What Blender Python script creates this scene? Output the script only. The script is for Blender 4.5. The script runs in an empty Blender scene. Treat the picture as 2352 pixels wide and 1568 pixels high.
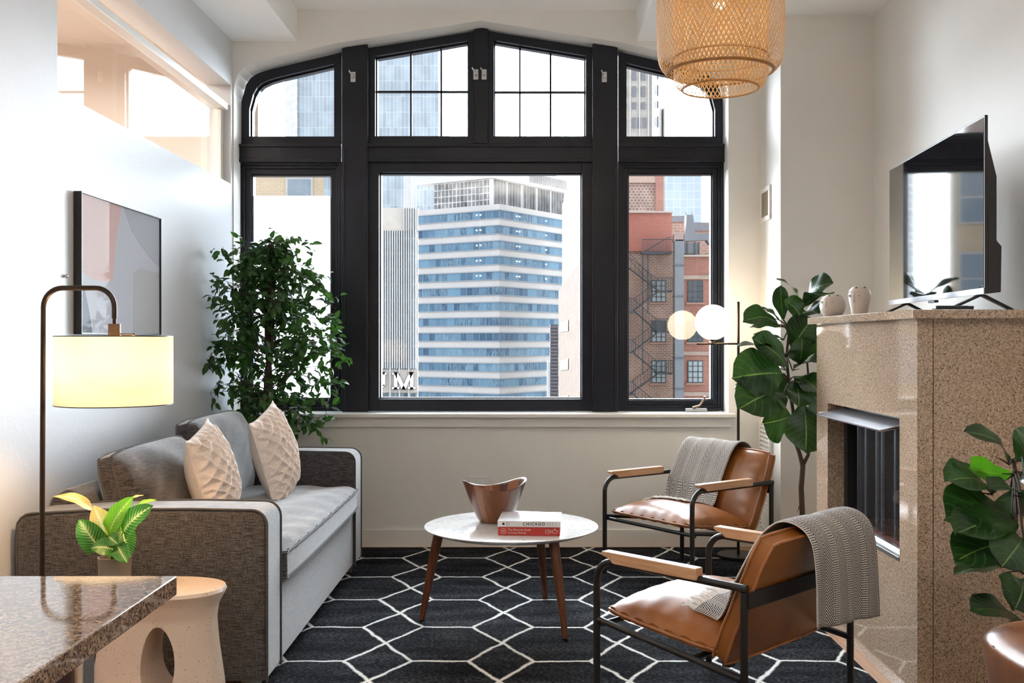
import bpy, bmesh, math, random
from mathutils import Vector, Matrix

# ------------------------------------------------------------------ camera, sky, exposure
S = bpy.context.scene
COL = S.collection
F, VX, VY, EYE = 2352.0, 1205.0, 782.0, 1.3
cam_data = bpy.data.cameras.new('camera')
cam_data.sensor_width = 36.0
cam_data.lens = 36.0
cam_data.shift_x = -(VX - 1176.0) / 2352.0
cam_data.shift_y = -(784.0 - VY) / 2352.0
cam_data.clip_start = 0.05
cam_data.clip_end = 2000
cam = bpy.data.objects.new('camera', cam_data)
cam.location = (0, 0, EYE)
cam.rotation_euler = (math.radians(90), 0, 0)
COL.objects.link(cam)
S.camera = cam

SKY_FRONT, SKY_BACK = 24.0, 1.15
w = bpy.data.worlds.new('sky'); S.world = w; w.use_nodes = True
nt = w.node_tree; nt.nodes.clear()
n_out = nt.nodes.new('ShaderNodeOutputWorld')
n_bg = nt.nodes.new('ShaderNodeBackground')
n_tc = nt.nodes.new('ShaderNodeTexCoord')
n_sx = nt.nodes.new('ShaderNodeVectorMath'); n_sx.operation = 'DOT_PRODUCT'; n_sx.inputs[1].default_value = (-0.14, 0.99, 0.0)
n_mr = nt.nodes.new('ShaderNodeMapRange')
n_mr.inputs['From Min'].default_value = 0.48
n_mr.inputs['From Max'].default_value = 0.97
n_mr.inputs['To Min'].default_value = SKY_BACK
n_mr.inputs['To Max'].default_value = SKY_FRONT
n_mr.interpolation_type = 'SMOOTHSTEP'
nt.links.new(n_tc.outputs['Generated'], n_sx.inputs[0])
nt.links.new(n_sx.outputs['Value'], n_mr.inputs['Value'])
nt.links.new(n_mr.outputs[0], n_bg.inputs['Strength'])
n_bg.inputs['Color'].default_value = (0.82, 0.91, 1.0, 1)
nt.links.new(n_bg.outputs[0], n_out.inputs[0])

def area_light(name, loc, rot, sx, sy, power, color, portal=False, spread=180):
    d = bpy.data.lights.new(name, 'AREA')
    d.shape = 'RECTANGLE'; d.size = sx; d.size_y = sy
    d.energy = power; d.color = color
    d.spread = math.radians(spread)
    if portal: d.cycles.is_portal = True
    o = bpy.data.objects.new(name, d); o.location = loc; o.rotation_euler = rot
    COL.objects.link(o); return o
# sampling portal in the window opening (gives no light of its own)
area_light('window_portal', (-0.27, 6.78, 2.0), (math.radians(-90), 0, 0), 3.2, 2.7, 1, (1, 1, 1), portal=True)
# unseen area lights added as fill, behind the camera and past the clerestory
area_light('fill_uplight', (0.1, -0.5, 2.62), (math.radians(180), 0, 0), 1.5, 0.5, 66, (1.0, 0.95, 0.88))
area_light('bedroom_fill_light', (-3.1, 5.0, 3.1), (0, 0, 0), 1.2, 1.6, 62, (1.0, 0.93, 0.85))  # added source that brightens the room seen through the clerestory

S.view_settings.view_transform = 'Standard'
S.view_settings.look = 'None'
S.view_settings.exposure = 0.90
S.view_settings.gamma = 1.0
S.view_settings.use_curve_mapping = False
S.cycles.use_denoising = True
S.cycles.max_bounces = 10
S.cycles.diffuse_bounces = 6
S.cycles.glossy_bounces = 5
S.cycles.transparent_max_bounces = 16
S.cycles.sample_clamp_indirect = 8.0

# ------------------------------------------------------------------ helpers
def at(px, py, D):
    return Vector(((px - VX) / F * D, D, EYE + (VY - py) / F * D))
def R(a): return math.radians(a)

OFF = {}
def tag(o, label=None, cat=None, group=None, kind=None):
    if label: o['label'] = label
    if cat: o['category'] = cat
    if group: o['group'] = group
    if kind: o['kind'] = kind
    return o
def thing(name, loc, label, cat, rz=0, group=None, kind=None):
    o = bpy.data.objects.new(name, None)
    o.empty_display_size = 0.05
    o.location = loc; o.rotation_euler = (0, 0, rz)
    COL.objects.link(o)
    OFF[o] = Vector(loc) if rz == 0 else Vector((0, 0, 0))
    return tag(o, label, cat, group, kind)

class MB:
    def __init__(s): s.v = []; s.f = []; s.m = []; s.uv = {}
    def add(s, vs, fs, mi=0, uvs=None):
        b = len(s.v); s.v += [Vector(p) for p in vs]
        for f in fs: s.f.append([b + i for i in f]); s.m.append(mi)
        if uvs:
            for i, u in enumerate(uvs): s.uv[b + i] = u
        return s
    def box(s, x0, x1, y0, y1, z0, z1, mi=0, M=None):
        p = [(x0,y0,z0),(x1,y0,z0),(x1,y1,z0),(x0,y1,z0),(x0,y0,z1),(x1,y0,z1),(x1,y1,z1),(x0,y1,z1)]
        if M: p = [M @ Vector(q) for q in p]
        return s.add(p, [(0,3,2,1),(4,5,6,7),(0,1,5,4),(1,2,6,5),(2,3,7,6),(3,0,4,7)], mi)
    def prism(s, poly, vec, mi=0):
        """closed polygon of 3-D points pushed along vec"""
        n = len(poly); vec = Vector(vec)
        vs = [Vector(p) for p in poly] + [Vector(p) + vec for p in poly]
        fs = [tuple(range(n))[::-1], tuple(range(n, 2*n))] + [(i, (i+1) % n, n + (i+1) % n, n + i) for i in range(n)]
        return s.add(vs, fs, mi)
    def tube(s, pts, r, seg=10, mi=0, caps=True, closed=False, flat=1.0):
        pts = [Vector(p) for p in pts]; n = len(pts)
        rr = r if isinstance(r, (list, tuple)) else [r] * n
        ring = []; prev = None
        for i in range(n):
            if closed: t = pts[(i+1) % n] - pts[i-1]
            elif i == 0: t = pts[1] - pts[0]
            elif i == n-1: t = pts[-1] - pts[-2]
            else: t = (pts[i+1] - pts[i]).normalized() + (pts[i] - pts[i-1]).normalized()
            if t.length < 1e-9: t = Vector((0, 0, 1))
            t.normalize()
            if prev is None:
                a = Vector((0, 0, 1)) if abs(t.z) < 0.9 else Vector((1, 0, 0))
                x = t.cross(a).normalized()
            else:
                x = prev - t * prev.dot(t)
                x = x.normalized() if x.length > 1e-6 else t.orthogonal().normalized()
            y = t.cross(x); prev = x
            k = 1.0
            if not closed and 0 < i < n-1:
                c = (pts[i+1]-pts[i]).normalized().dot((pts[i]-pts[i-1]).normalized())
                k = 1.0 / max(0.5, math.sqrt(max(0.0, (1 + c) / 2)))
            ring.append([pts[i] + (x * math.cos(2*math.pi*j/seg) * k + y * math.sin(2*math.pi*j/seg) * flat) * rr[i] for j in range(seg)])
        vs = [p for q in ring for p in q]; fs = []
        m = n if closed else n - 1
        for i in range(m):
            a = i * seg; b = ((i+1) % n) * seg
            for j in range(seg):
                k2 = (j+1) % seg
                fs.append((a+j, a+k2, b+k2, b+j))
        if caps and not closed:
            fs.append(tuple(range(seg))[::-1]); fs.append(tuple(range((n-1)*seg, n*seg)))
        return s.add(vs, fs, mi)
    def lathe(s, prof, c=(0,0,0), seg=40, sx=1.0, sy=1.0, mi=0, closed=False):
        c = Vector(c); n = len(prof); vs = []
        for r, z in prof:
            for j in range(seg):
                a = 2*math.pi*j/seg
                vs.append(c + Vector((r*math.cos(a)*sx, r*math.sin(a)*sy, z)))
        fs = []
        for i in range(n if closed else n-1):
            a = i*seg; b = ((i+1) % n)*seg
            for j in range(seg):
                k = (j+1) % seg
                fs.append((a+j, a+k, b+k, b+j))
        return s.add(vs, fs, mi)
    def ball(s, c, rx, ry=None, rz=None, nu=16, nv=10, mi=0, M=None):
        ry = ry or rx; rz = rz or rx; c = Vector(c); vs = []; fs = []
        for i in range(nv+1):
            t = math.pi*i/nv
            for j in range(nu):
                a = 2*math.pi*j/nu
                q = Vector((rx*math.sin(t)*math.cos(a), ry*math.sin(t)*math.sin(a), rz*math.cos(t)))
                if M: q = M @ q
                vs.append(c + q)
        for i in range(nv):
            for j in range(nu):
                k = (j+1) % nu
                fs.append((i*nu+j, (i+1)*nu+j, (i+1)*nu+k, i*nu+k))
        return s.add(vs, fs, mi)
    def grid(s, fn, nu, nv, mi=0, uvfn=None, flip=False):
        vs = []; uvs = []
        for i in range(nu+1):
            for j in range(nv+1):
                u = i/nu; v = j/nv
                vs.append(fn(u, v)); uvs.append(uvfn(u, v) if uvfn else (u, v))
        fs = []
        for i in range(nu):
            for j in range(nv):
                a = i*(nv+1)+j
                q = (a, a+1, a+nv+2, a+nv+1)
                fs.append(q[::-1] if flip else q)
        return s.add(vs, fs, mi, uvs)
    def build(s, name, mat, parent=None, smooth=35, bevel=0, bseg=2, subsurf=0, solid=0, M=None, weld=False, local=False):
        off = Vector((0, 0, 0))
        if parent is not None and not local: off = OFF.get(parent, off)
        me = bpy.data.meshes.new(name)
        vs = s.v
        if M is not None: vs = [M @ p for p in vs]
        me.from_pydata([tuple(p - off) for p in vs], [], s.f)
        mats = mat if isinstance(mat, (list, tuple)) else [mat]
        for m in mats: me.materials.append(m)
        if len(mats) > 1:
            for p, mi in zip(me.polygons, s.m): p.material_index = mi
        if s.uv:
            l = me.uv_layers.new(name='UVMap')
            for lp in me.loops:
                l.data[lp.index].uv = s.uv.get(lp.vertex_index, (0, 0))
        bm = bmesh.new(); bm.from_mesh(me)
        if weld: bmesh.ops.remove_doubles(bm, verts=bm.verts, dist=1e-5)
        if not s.uv or weld: bmesh.ops.recalc_face_normals(bm, faces=bm.faces)
        bm.to_mesh(me); bm.free()
        if smooth:
            for p in me.polygons: p.use_smooth = True
            try: me.set_sharp_from_angle(angle=R(smooth))
            except Exception: pass
        o = bpy.data.objects.new(name, me); COL.objects.link(o)
        if parent is not None: o.parent = parent
        OFF[o] = off if not local else Vector((0, 0, 0))
        if solid:
            md = o.modifiers.new('solid', 'SOLIDIFY'); md.thickness = solid; md.offset = 0
        if bevel:
            md = o.modifiers.new('bevel', 'BEVEL'); md.width = bevel; md.segments = bseg; md.limit_method = 'ANGLE'
            md.harden_normals = bool(smooth)
        if subsurf:
            md = o.modifiers.new('sub', 'SUBSURF'); md.levels = subsurf; md.render_levels = subsurf
        return o

def cyl(mb, c, r, h, seg=24, mi=0, axis='z'):
    c = Vector(c)
    v = {'z': Vector((0,0,h)), 'x': Vector((h,0,0)), 'y': Vector((0,h,0))}[axis]
    return mb.tube([c, c+v], r, seg, mi)

def arc_pts(c, a, b, r, a0, a1, n):
    """points of an arc in the plane of unit vectors a, b"""
    c, a, b = Vector(c), Vector(a), Vector(b)
    return [c + a*math.cos(a0+(a1-a0)*i/n)*r + b*math.sin(a0+(a1-a0)*i/n)*r for i in range(n+1)]

def cushion(mb, w, h, edge, puff_t, puff_b, M=None, n=18, p=2.6, q=0.75, corner=0.06, disp=None, mi=0):
    """soft square cushion in its own xy plane: two puffed faces joined by a narrow wall"""
    def xy(u, v):
        a, b = 2*u-1, 2*v-1
        k = 1 - corner*(abs(a)**4)*(abs(b)**4)*1.4
        return a*w/2*k, b*h/2*k, a, b
    def f(a, b): return (max(0, 1-abs(a)**p) * max(0, 1-abs(b)**p))**q
    def top(u, v):
        x, y, a, b = xy(u, v); z = edge/2 + puff_t*f(a, b)
        if disp: z += disp(a, b) * min(1, f(a, b)*4)
        q_ = Vector((x, y, z)); return M @ q_ if M else q_
    def bot(u, v):
        x, y, a, b = xy(u, v)
        q_ = Vector((x, y, -edge/2 - puff_b*f(a, b)**(2.0 if puff_b < 0.006 else 1.0))); return M @ q_ if M else q_
    b0 = len(mb.v)
    mb.grid(top, n, n, mi, uvfn=lambda u, v: (u*w, v*h))
    b1 = len(mb.v)
    mb.grid(bot, n, n, mi, uvfn=lambda u, v: (u*w, v*h), flip=True)
    ring = [(i, 0) for i in range(n)] + [(n, j) for j in range(n)] + [(i, n) for i in range(n, 0, -1)] + [(0, j) for j in range(n, 0, -1)]
    for k in range(len(ring)):
        a = ring[k][0]*(n+1)+ring[k][1]; c = ring[(k+1) % len(ring)][0]*(n+1)+ring[(k+1) % len(ring)][1]
        mb.f.append([b0+a, b1+a, b1+c, b0+c]); mb.m.append(mi)
    return mb

def edge_loop(w, h, z, M, corner=0.06, n=14):
    pts = []
    for (a0, b0, a1, b1) in ((-1,-1,1,-1), (1,-1,1,1), (1,1,-1,1), (-1,1,-1,-1)):
        for i in range(n):
            t = i/n; a = a0+(a1-a0)*t; b = b0+(b1-b0)*t
            k = 1 - corner*(abs(a)**4)*(abs(b)**4)*1.4
            q = Vector((a*w/2*k, b*h/2*k, z)); pts.append(M @ q if M else q)
    return pts

def leaf(mb, base, tip, width, bend=0.15, up=(0, 0, 1), nL=10, nW=4, shape='egg', fold=0.12, wave=0.0, mi=0, rnd=random):
    base, tip = Vector(base), Vector(tip)
    d = tip - base; L = d.length; t = d.normalized(); up = Vector(up)
    n = up - t*up.dot(t)
    n = n.normalized() if n.length > 1e-4 else t.orthogonal().normalized()
    sd = t.cross(n)
    ph = rnd.random()*6
    def wd(s):
        if shape == 'egg': return math.sin(math.pi*min(1, s)**0.8)**0.8 * (1 - 0.25*s) * 1.12
        if shape == 'fiddle': return (math.sin(math.pi*s**1.25)**0.62) * (0.62 + 0.42*s)
        if shape == 'heart': return (1 - s)**0.75 * (0.55 + 1.0*s) * 1.25 if s > 0.06 else 0.75*s/0.06
        return math.sin(math.pi*s)
    def fn(u, v):
        s = u; c = 2*v-1
        W = width/2*max(0.0, wd(s))
        return (base + t*L*s + n*(bend*L*math.sin(math.pi*s) + abs(c)*W*fold*2 + math.sin(s*14+ph+c*2)*wave*width*abs(c)) + sd*W*c)
    return mb.grid(fn, nL, nW, mi, uvfn=lambda u, v: (u, v))

def text_mesh(body, size, mat, name, parent, M, extrude=0.0004, bold=0.0, spacing=1.0, local=True, align='CENTER'):
    c = bpy.data.curves.new(name, 'FONT'); c.body = body; c.size = size
    c.align_x = align; c.align_y = 'CENTER'; c.extrude = extrude; c.offset = bold; c.space_character = spacing
    o = bpy.data.objects.new(name, c); COL.objects.link(o)
    dg = bpy.context.evaluated_depsgraph_get()
    me = bpy.data.meshes.new_from_object(o.evaluated_get(dg))
    bpy.data.objects.remove(o)
    off = Vector((0,0,0)) if local else OFF.get(parent, Vector((0,0,0)))
    for v in me.vertices: v.co = (M @ v.co) - off
    me.name = name; me.materials.clear(); me.materials.append(mat)
    o = bpy.data.objects.new(name, me); COL.objects.link(o); o.parent = parent
    return o

# ------------------------------------------------------------------ materials
def newmat(name):
    m = bpy.data.materials.new(name); m.use_nodes = True
    nt = m.node_tree; b = nt.nodes['Principled BSDF']
    return m, nt, b
def N(nt, kind, **kw):
    n = nt.nodes.new(kind)
    for k, v in kw.items():
        if k.startswith('_'): setattr(n, k[1:], v)
        else:
            n.inputs[k.replace('__', ' ')].default_value = v
    return n
def lk(nt, a, b): nt.links.new(a, b)
def coord(nt, kind='Object', scale=(1,1,1), rot=(0,0,0)):
    tc = nt.nodes.new('ShaderNodeTexCoord'); mp = nt.nodes.new('ShaderNodeMapping')
    mp.inputs['Scale'].default_value = scale; mp.inputs['Rotation'].default_value = rot
    lk(nt, tc.outputs[kind], mp.inputs[0]); return mp.outputs[0]
def ramp(nt, fac, stops, interp='LINEAR'):
    r = nt.nodes.new('ShaderNodeValToRGB'); r.color_ramp.interpolation = interp
    e = r.color_ramp.elements
    while len(e) < len(stops): e.new(0.5)
    for i, (p, c) in enumerate(stops):
        e[i].position = p; e[i].color = (*c, 1) if len(c) == 3 else c
    lk(nt, fac, r.inputs[0]); return r.outputs[0]
def mth(nt, op, a, b=None, clamp=False):
    n = nt.nodes.new('ShaderNodeMath'); n.operation = op; n.use_clamp = clamp
    for i, x in enumerate((a, b)):
        if x is None: continue
        if isinstance(x, (int, float)): n.inputs[i].default_value = x
        else: lk(nt, x, n.inputs[i])
    return n.outputs[0]
def mixc(nt, fac, a, b):
    n = nt.nodes.new('ShaderNodeMix'); n.data_type = 'RGBA'
    for i, x in ((0, fac), (6, a), (7, b)):
        if isinstance(x, (int, float)): n.inputs[i].default_value = x
        elif isinstance(x, tuple): n.inputs[i].default_value = (*x, 1)
        else: lk(nt, x, n.inputs[i])
    return n.outputs[2]
def bump(nt, b, h, strength=0.2, dist=0.01):
    n = nt.nodes.new('ShaderNodeBump'); n.inputs['Strength'].default_value = strength; n.inputs['Distance'].default_value = dist
    lk(nt, h, n.inputs['Height']); lk(nt, n.outputs[0], b.inputs['Normal'])

def plain(name, col, rough=0.5, metal=0, spec=0.5, var=0.06, scale=6, bmp=0.0, bscale=60, coat=0, coord_kind='Object', stretch=(1,1,1)):
    m, nt, b = newmat(name)
    v = coord(nt, coord_kind, stretch)
    n = N(nt, 'ShaderNodeTexNoise', Scale=scale, Detail=4.0); lk(nt, v, n.inputs['Vector'])
    a = tuple(max(0, c*(1-var)) for c in col); d = tuple(min(1, c*(1+var)) for c in col)
    lk(nt, ramp(nt, n.outputs['Fac'], [(0.3, a), (0.7, d)]), b.inputs['Base Color'])
    b.inputs['Roughness'].default_value = rough; b.inputs['Metallic'].default_value = metal
    b.inputs['Specular IOR Level'].default_value = spec
    b.inputs['Coat Weight'].default_value = coat; b.inputs['Coat Roughness'].default_value = 0.05
    if bmp:
        n2 = N(nt, 'ShaderNodeTexNoise', Scale=bscale, Detail=3.0); lk(nt, v, n2.inputs['Vector'])
        bump(nt, b, n2.outputs['Fac'], bmp, 0.004)
    return m

def wood(name, c1, c2, rough=0.35, scale=3, stretch=(1, 1, 12), spec=0.4, coat=0.0):
    m, nt, b = newmat(name)
    v = coord(nt, 'Object', stretch)
    n = N(nt, 'ShaderNodeTexNoise', Scale=scale, Detail=6.0, Distortion=1.2); lk(nt, v, n.inputs['Vector'])
    lk(nt, ramp(nt, n.outputs['Fac'], [(0.3, c1), (0.7, c2)]), b.inputs['Base Color'])
    b.inputs['Roughness'].default_value = rough; b.inputs['Specular IOR Level'].default_value = spec
    b.inputs['Coat Weight'].default_value = coat
    bump(nt, b, n.outputs['Fac'], 0.08, 0.002)
    return m

def fabric(name, c1, c2, scale=320, stretch=(1, 1, 1)):
    m, nt, b = newmat(name)
    v = coord(nt, 'Object', stretch)
    n = N(nt, 'ShaderNodeTexNoise', Scale=scale, Detail=3.0); lk(nt, v, n.inputs['Vector'])
    v2 = coord(nt, 'Object', (420, 420, 22)); n2 = N(nt, 'ShaderNodeTexNoise', Scale=1.0, Detail=2.0); lk(nt, v2, n2.inputs['Vector'])
    v3 = coord(nt, 'Object', (22, 22, 420)); n3 = N(nt, 'ShaderNodeTexNoise', Scale=1.0, Detail=2.0); lk(nt, v3, n3.inputs['Vector'])
    s = mth(nt, 'ADD', mth(nt, 'MULTIPLY', n2.outputs['Fac'], 0.3), mth(nt, 'MULTIPLY', n3.outputs['Fac'], 0.7))
    s = mth(nt, 'ADD', mth(nt, 'MULTIPLY', n.outputs['Fac'], 0.35), mth(nt, 'MULTIPLY', s, 0.65))
    lk(nt, ramp(nt, s, [(0.42, c1), (0.60, c2)]), b.inputs['Base Color'])
    b.inputs['Roughness'].default_value = 0.9; b.inputs['Specular IOR Level'].default_value = 0.15
    b.inputs['Sheen Weight'].default_value = 0.6; b.inputs['Sheen Roughness'].default_value = 0.5
    bump(nt, b, s, 0.5, 0.003)
    return m

M_ = {}
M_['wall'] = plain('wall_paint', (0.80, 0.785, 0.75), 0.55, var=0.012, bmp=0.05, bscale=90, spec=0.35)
M_['wall_left'] = plain('wall_paint_dimmed', (0.66, 0.68, 0.705), 0.48, var=0.012, bmp=0.22, bscale=38, spec=0.35)  # copy of the wall paint, darkened and cooled in colour for the window light
M_['ceiling'] = plain('ceiling_paint', (0.90, 0.90, 0.88), 0.7, var=0.01)
M_['trim'] = plain('trim_paint', (0.80, 0.78, 0.74), 0.32, var=0.01)
M_['frame'] = plain('black_window_paint', (0.008, 0.0095, 0.017), 0.32, var=0.25, bmp=0.06, bscale=50, spec=0.35)
M_['bedroom'] = plain('bedroom_paint', (0.82, 0.765, 0.71), 0.7, var=0.01)
M_['black_metal'] = plain('black_powder_coat', (0.012, 0.011, 0.011), 0.38, var=0.15, spec=0.5)
M_['bronze'] = plain('dark_bronze', (0.035, 0.022, 0.014), 0.32, metal=0.6, var=0.15)
M_['brass'] = plain('aged_bronze_socket', (0.16, 0.10, 0.06), 0.35, metal=0.8, var=0.1)
M_['steel'] = plain('brushed_steel', (0.55, 0.55, 0.56), 0.28, metal=1.0, var=0.06, stretch=(1, 40, 1))
M_['white_plastic'] = plain('white_plastic', (0.82, 0.81, 0.78), 0.35, var=0.01)
M_['oak'] = wood('light_ash_wood', (0.50, 0.27, 0.14), (0.66, 0.40, 0.23), 0.35, 5, (14, 1, 14))
M_['walnut'] = wood('walnut_leg_wood', (0.085, 0.025, 0.010), (0.16, 0.055, 0.022), 0.35, 5, (8, 8, 1.2))
M_['dark_pot'] = plain('dark_ceramic', (0.03, 0.03, 0.03), 0.4)
M_['grey_pot'] = plain('grey_brown_ceramic', (0.22, 0.19, 0.15), 0.55, var=0.1)
M_['soil'] = plain('moss_and_soil', (0.12, 0.08, 0.04), 0.95, var=0.5, scale=90, bmp=0.8, bscale=90)
M_['bark'] = plain('bark', (0.055, 0.035, 0.022), 0.8, var=0.5, scale=40, bmp=0.6, bscale=60, stretch=(1, 1, 0.2))
M_['bark_red'] = plain('reddish_bark', (0.05, 0.02, 0.014), 0.6, var=0.5, scale=40, bmp=0.5, bscale=50, stretch=(1, 1, 0.2))

def glass_mat(name, tint=(1, 1, 1), refl=1.0):
    m = bpy.data.materials.new(name); m.use_nodes = True; nt = m.node_tree; nt.nodes.clear()
    o = nt.nodes.new('ShaderNodeOutputMaterial'); mx = nt.nodes.new('ShaderNodeMixShader')
    t = nt.nodes.new('ShaderNodeBsdfTransparent'); g = nt.nodes.new('ShaderNodeBsdfGlossy'); fr = nt.nodes.new('ShaderNodeFresnel')
    t.inputs[0].default_value = (*tint, 1); g.inputs['Roughness'].default_value = 0.0; fr.inputs[0].default_value = 1.5
    lk(nt, mth(nt, 'MULTIPLY', fr.outputs[0], refl, True), mx.inputs[0]); lk(nt, t.outputs[0], mx.inputs[1]); lk(nt, g.outputs[0], mx.inputs[2])
    lk(nt, mx.outputs[0], o.inputs[0]); return m
M_['glass'] = glass_mat('window_glass', (0.98, 0.99, 0.99), 1.5)
M_['pane_glass'] = glass_mat('clerestory_glass', (0.99, 0.98, 0.97), 1.3)

def emis(name, col, s):
    m = bpy.data.materials.new(name); m.use_nodes = True; nt = m.node_tree; b = nt.nodes['Principled BSDF']
    b.inputs['Base Color'].default_value = (*col, 1); b.inputs['Emission Color'].default_value = (*col, 1); b.inputs['Emission Strength'].default_value = s
    return m
M_['globe'] = emis('opal_globe_glow', (1.0, 0.80, 0.55), 9.0)
M_['bulb'] = emis('lamp_bulb_glow', (1.0, 0.70, 0.38), 25.0)

def shade_mat():
    m = bpy.data.materials.new('linen_shade'); m.use_nodes = True; nt = m.node_tree; nt.nodes.clear()
    o = nt.nodes.new('ShaderNodeOutputMaterial'); mx = nt.nodes.new('ShaderNodeMixShader'); mx.inputs[0].default_value = 0.65
    d = nt.nodes.new('ShaderNodeBsdfDiffuse'); t = nt.nodes.new('ShaderNodeBsdfTranslucent')
    v = coord(nt, 'Object', (300, 300, 300)); n = N(nt, 'ShaderNodeTexNoise', Scale=1.0, Detail=2.0); lk(nt, v, n.inputs['Vector'])
    c = ramp(nt, n.outputs['Fac'], [(0.3, (0.82, 0.76, 0.66)), (0.7, (0.90, 0.85, 0.76))])
    lk(nt, c, d.inputs[0]); lk(nt, c, t.inputs[0]); lk(nt, d.outputs[0], mx.inputs[1]); lk(nt, t.outputs[0], mx.inputs[2]); e = nt.nodes.new('ShaderNodeEmission'); e.inputs[0].default_value = (1.0, 0.76, 0.48, 1); e.inputs[1].default_value = 0.17
    ad = nt.nodes.new('ShaderNodeAddShader'); lk(nt, mx.outputs[0], ad.inputs[0]); lk(nt, e.outputs[0], ad.inputs[1]); lk(nt, ad.outputs[0], o.inputs[0])
    return m
M_['shade'] = shade_mat()

def granite(name, base, dark, light, scale=120, rough=0.08, thr=0.62):
    m, nt, b = newmat(name)
    v = coord(nt, 'Object')
    n1 = N(nt, 'ShaderNodeTexNoise', Scale=scale, Detail=2.0, Roughness=0.6); lk(nt, v, n1.inputs['Vector'])
    n2 = N(nt, 'ShaderNodeTexNoise', Scale=scale*0.45, Detail=3.0); lk(nt, v, n2.inputs['Vector'])
    n3 = N(nt, 'ShaderNodeTexNoise', Scale=4, Detail=3.0); lk(nt, v, n3.inputs['Vector'])
    c = ramp(nt, n2.outputs['Fac'], [(0.35, base), (0.65, light)])
    k = ramp(nt, n1.outputs['Fac'], [(thr-0.02, (0, 0, 0)), (thr+0.03, (1, 1, 1))])
    c = mixc(nt, k, c, dark)
    k3 = ramp(nt, n3.outputs['Fac'], [(0.35, (0.92, 0.92, 0.92)), (0.65, (1, 1, 1))])
    mm = nt.nodes.new('ShaderNodeMix'); mm.data_type = 'RGBA'; mm.blend_type = 'MULTIPLY'; mm.inputs[0].default_value = 1
    lk(nt, c, mm.inputs[6]); lk(nt, k3, mm.inputs[7])
    lk(nt, mm.outputs[2], b.inputs['Base Color']); b.inputs['Roughness'].default_value = rough
    b.inputs['Specular IOR Level'].default_value = 0.6
    return m
M_['granite'] = granite('speckled_beige_granite', (0.36, 0.25, 0.17), (0.06, 0.03, 0.018), (0.56, 0.43, 0.32), 260, 0.05, 0.60)
M_['counter'] = granite('brown_granite', (0.20, 0.125, 0.08), (0.06, 0.03, 0.016), (0.38, 0.27, 0.19), 250, 0.045, 0.56)
M_['counter'].node_tree.nodes['Principled BSDF'].inputs['IOR'].default_value = 2.4

def leather(name, c1, c2, rough=0.33, scale=7):
    m, nt, b = newmat(name)
    v = coord(nt, 'Object')
    n = N(nt, 'ShaderNodeTexNoise', Scale=scale, Detail=5.0); lk(nt, v, n.inputs['Vector'])
    n2 = N(nt, 'ShaderNodeTexVoronoi', Scale=260.0); lk(nt, v, n2.inputs['Vector'])
    lk(nt, ramp(nt, n.outputs['Fac'], [(0.3, c1), (0.7, c2)]), b.inputs['Base Color'])
    lk(nt, ramp(nt, n.outputs['Fac'], [(0.3, (rough-0.04,)*3), (0.7, (rough+0.08,)*3)]), b.inputs['Roughness'])
    b.inputs['Specular IOR Level'].default_value = 0.6
    bump(nt, b, n2.outputs['Distance'], 0.12, 0.001); return m
M_['leather'] = leather('cognac_leather', (0.22, 0.068, 0.011), (0.34, 0.118, 0.021))
M_['leather_dark'] = leather('worn_brown_leather', (0.13, 0.045, 0.018), (0.26, 0.11, 0.05), 0.30, 12)
M_['piping'] = leather('leather_piping', (0.30, 0.10, 0.03), (0.42, 0.17, 0.06), 0.4)
M_['sofa'] = fabric('charcoal_tweed', (0.010, 0.009, 0.009), (0.120, 0.110, 0.112))
M_['sofa_pipe'] = plain('tweed_piping', (0.07, 0.065, 0.062), 0.9, var=0.3, scale=200)
M_['pillow'] = plain('cream_plush', (0.84, 0.72, 0.64), 0.95, var=0.06, scale=60, bmp=0.7, bscale=220, spec=0.1)
M_['pillow_back'] = plain('cream_cotton', (0.80, 0.70, 0.61), 0.9, var=0.03, bmp=0.2, bscale=200, spec=0.1)

# ------------------------------------------------------------------ room shell
FW, FR = 6.46, 6.62          # inner face of the window wall, window frame plane
CX = -0.2745                 # middle of the window
XL, XR, XC = -1.843, 2.034, 1.491
def struct(o, kind='structure'): o['kind'] = kind; return o

# floor: pale oak boards
def floor_mat():
    m, nt, b = newmat('oak_floor_boards')
    v = coord(nt, 'Object', (1, 1, 1), (0, 0, R(90)))
    br = N(nt, 'ShaderNodeTexBrick', Scale=1.0)
    br.inputs['Brick Width'].default_value = 1.3; br.inputs['Row Height'].default_value = 0.085; br.inputs['Mortar Size'].default_value = 0.0012
    br.inputs['Color1'].default_value = (0.62, 0.36, 0.18, 1); br.inputs['Color2'].default_value = (0.50, 0.26, 0.12, 1); br.inputs['Mortar'].default_value = (0.16, 0.08, 0.04, 1)
    lk(nt, v, br.inputs['Vector'])
    v2 = coord(nt, 'Object', (60, 3, 1)); n = N(nt, 'ShaderNodeTexNoise', Scale=1.0, Detail=5.0); lk(nt, v2, n.inputs['Vector'])
    g = ramp(nt, n.outputs['Fac'], [(0.3, (0.72, 0.72, 0.72)), (0.7, (1, 1, 1))])
    mm = nt.nodes.new('ShaderNodeMix'); mm.data_type = 'RGBA'; mm.blend_type = 'MULTIPLY'; mm.inputs[0].default_value = 1
    lk(nt, br.outputs[0], mm.inputs[6]); lk(nt, g, mm.inputs[7]); lk(nt, mm.outputs[2], b.inputs['Base Color'])
    b.inputs['Roughness'].default_value = 0.3; return m
struct(MB().box(-5.0, 2.2, -6.2, 7.0, -0.2, 0.0).build('floor', floor_mat(), smooth=0))

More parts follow.
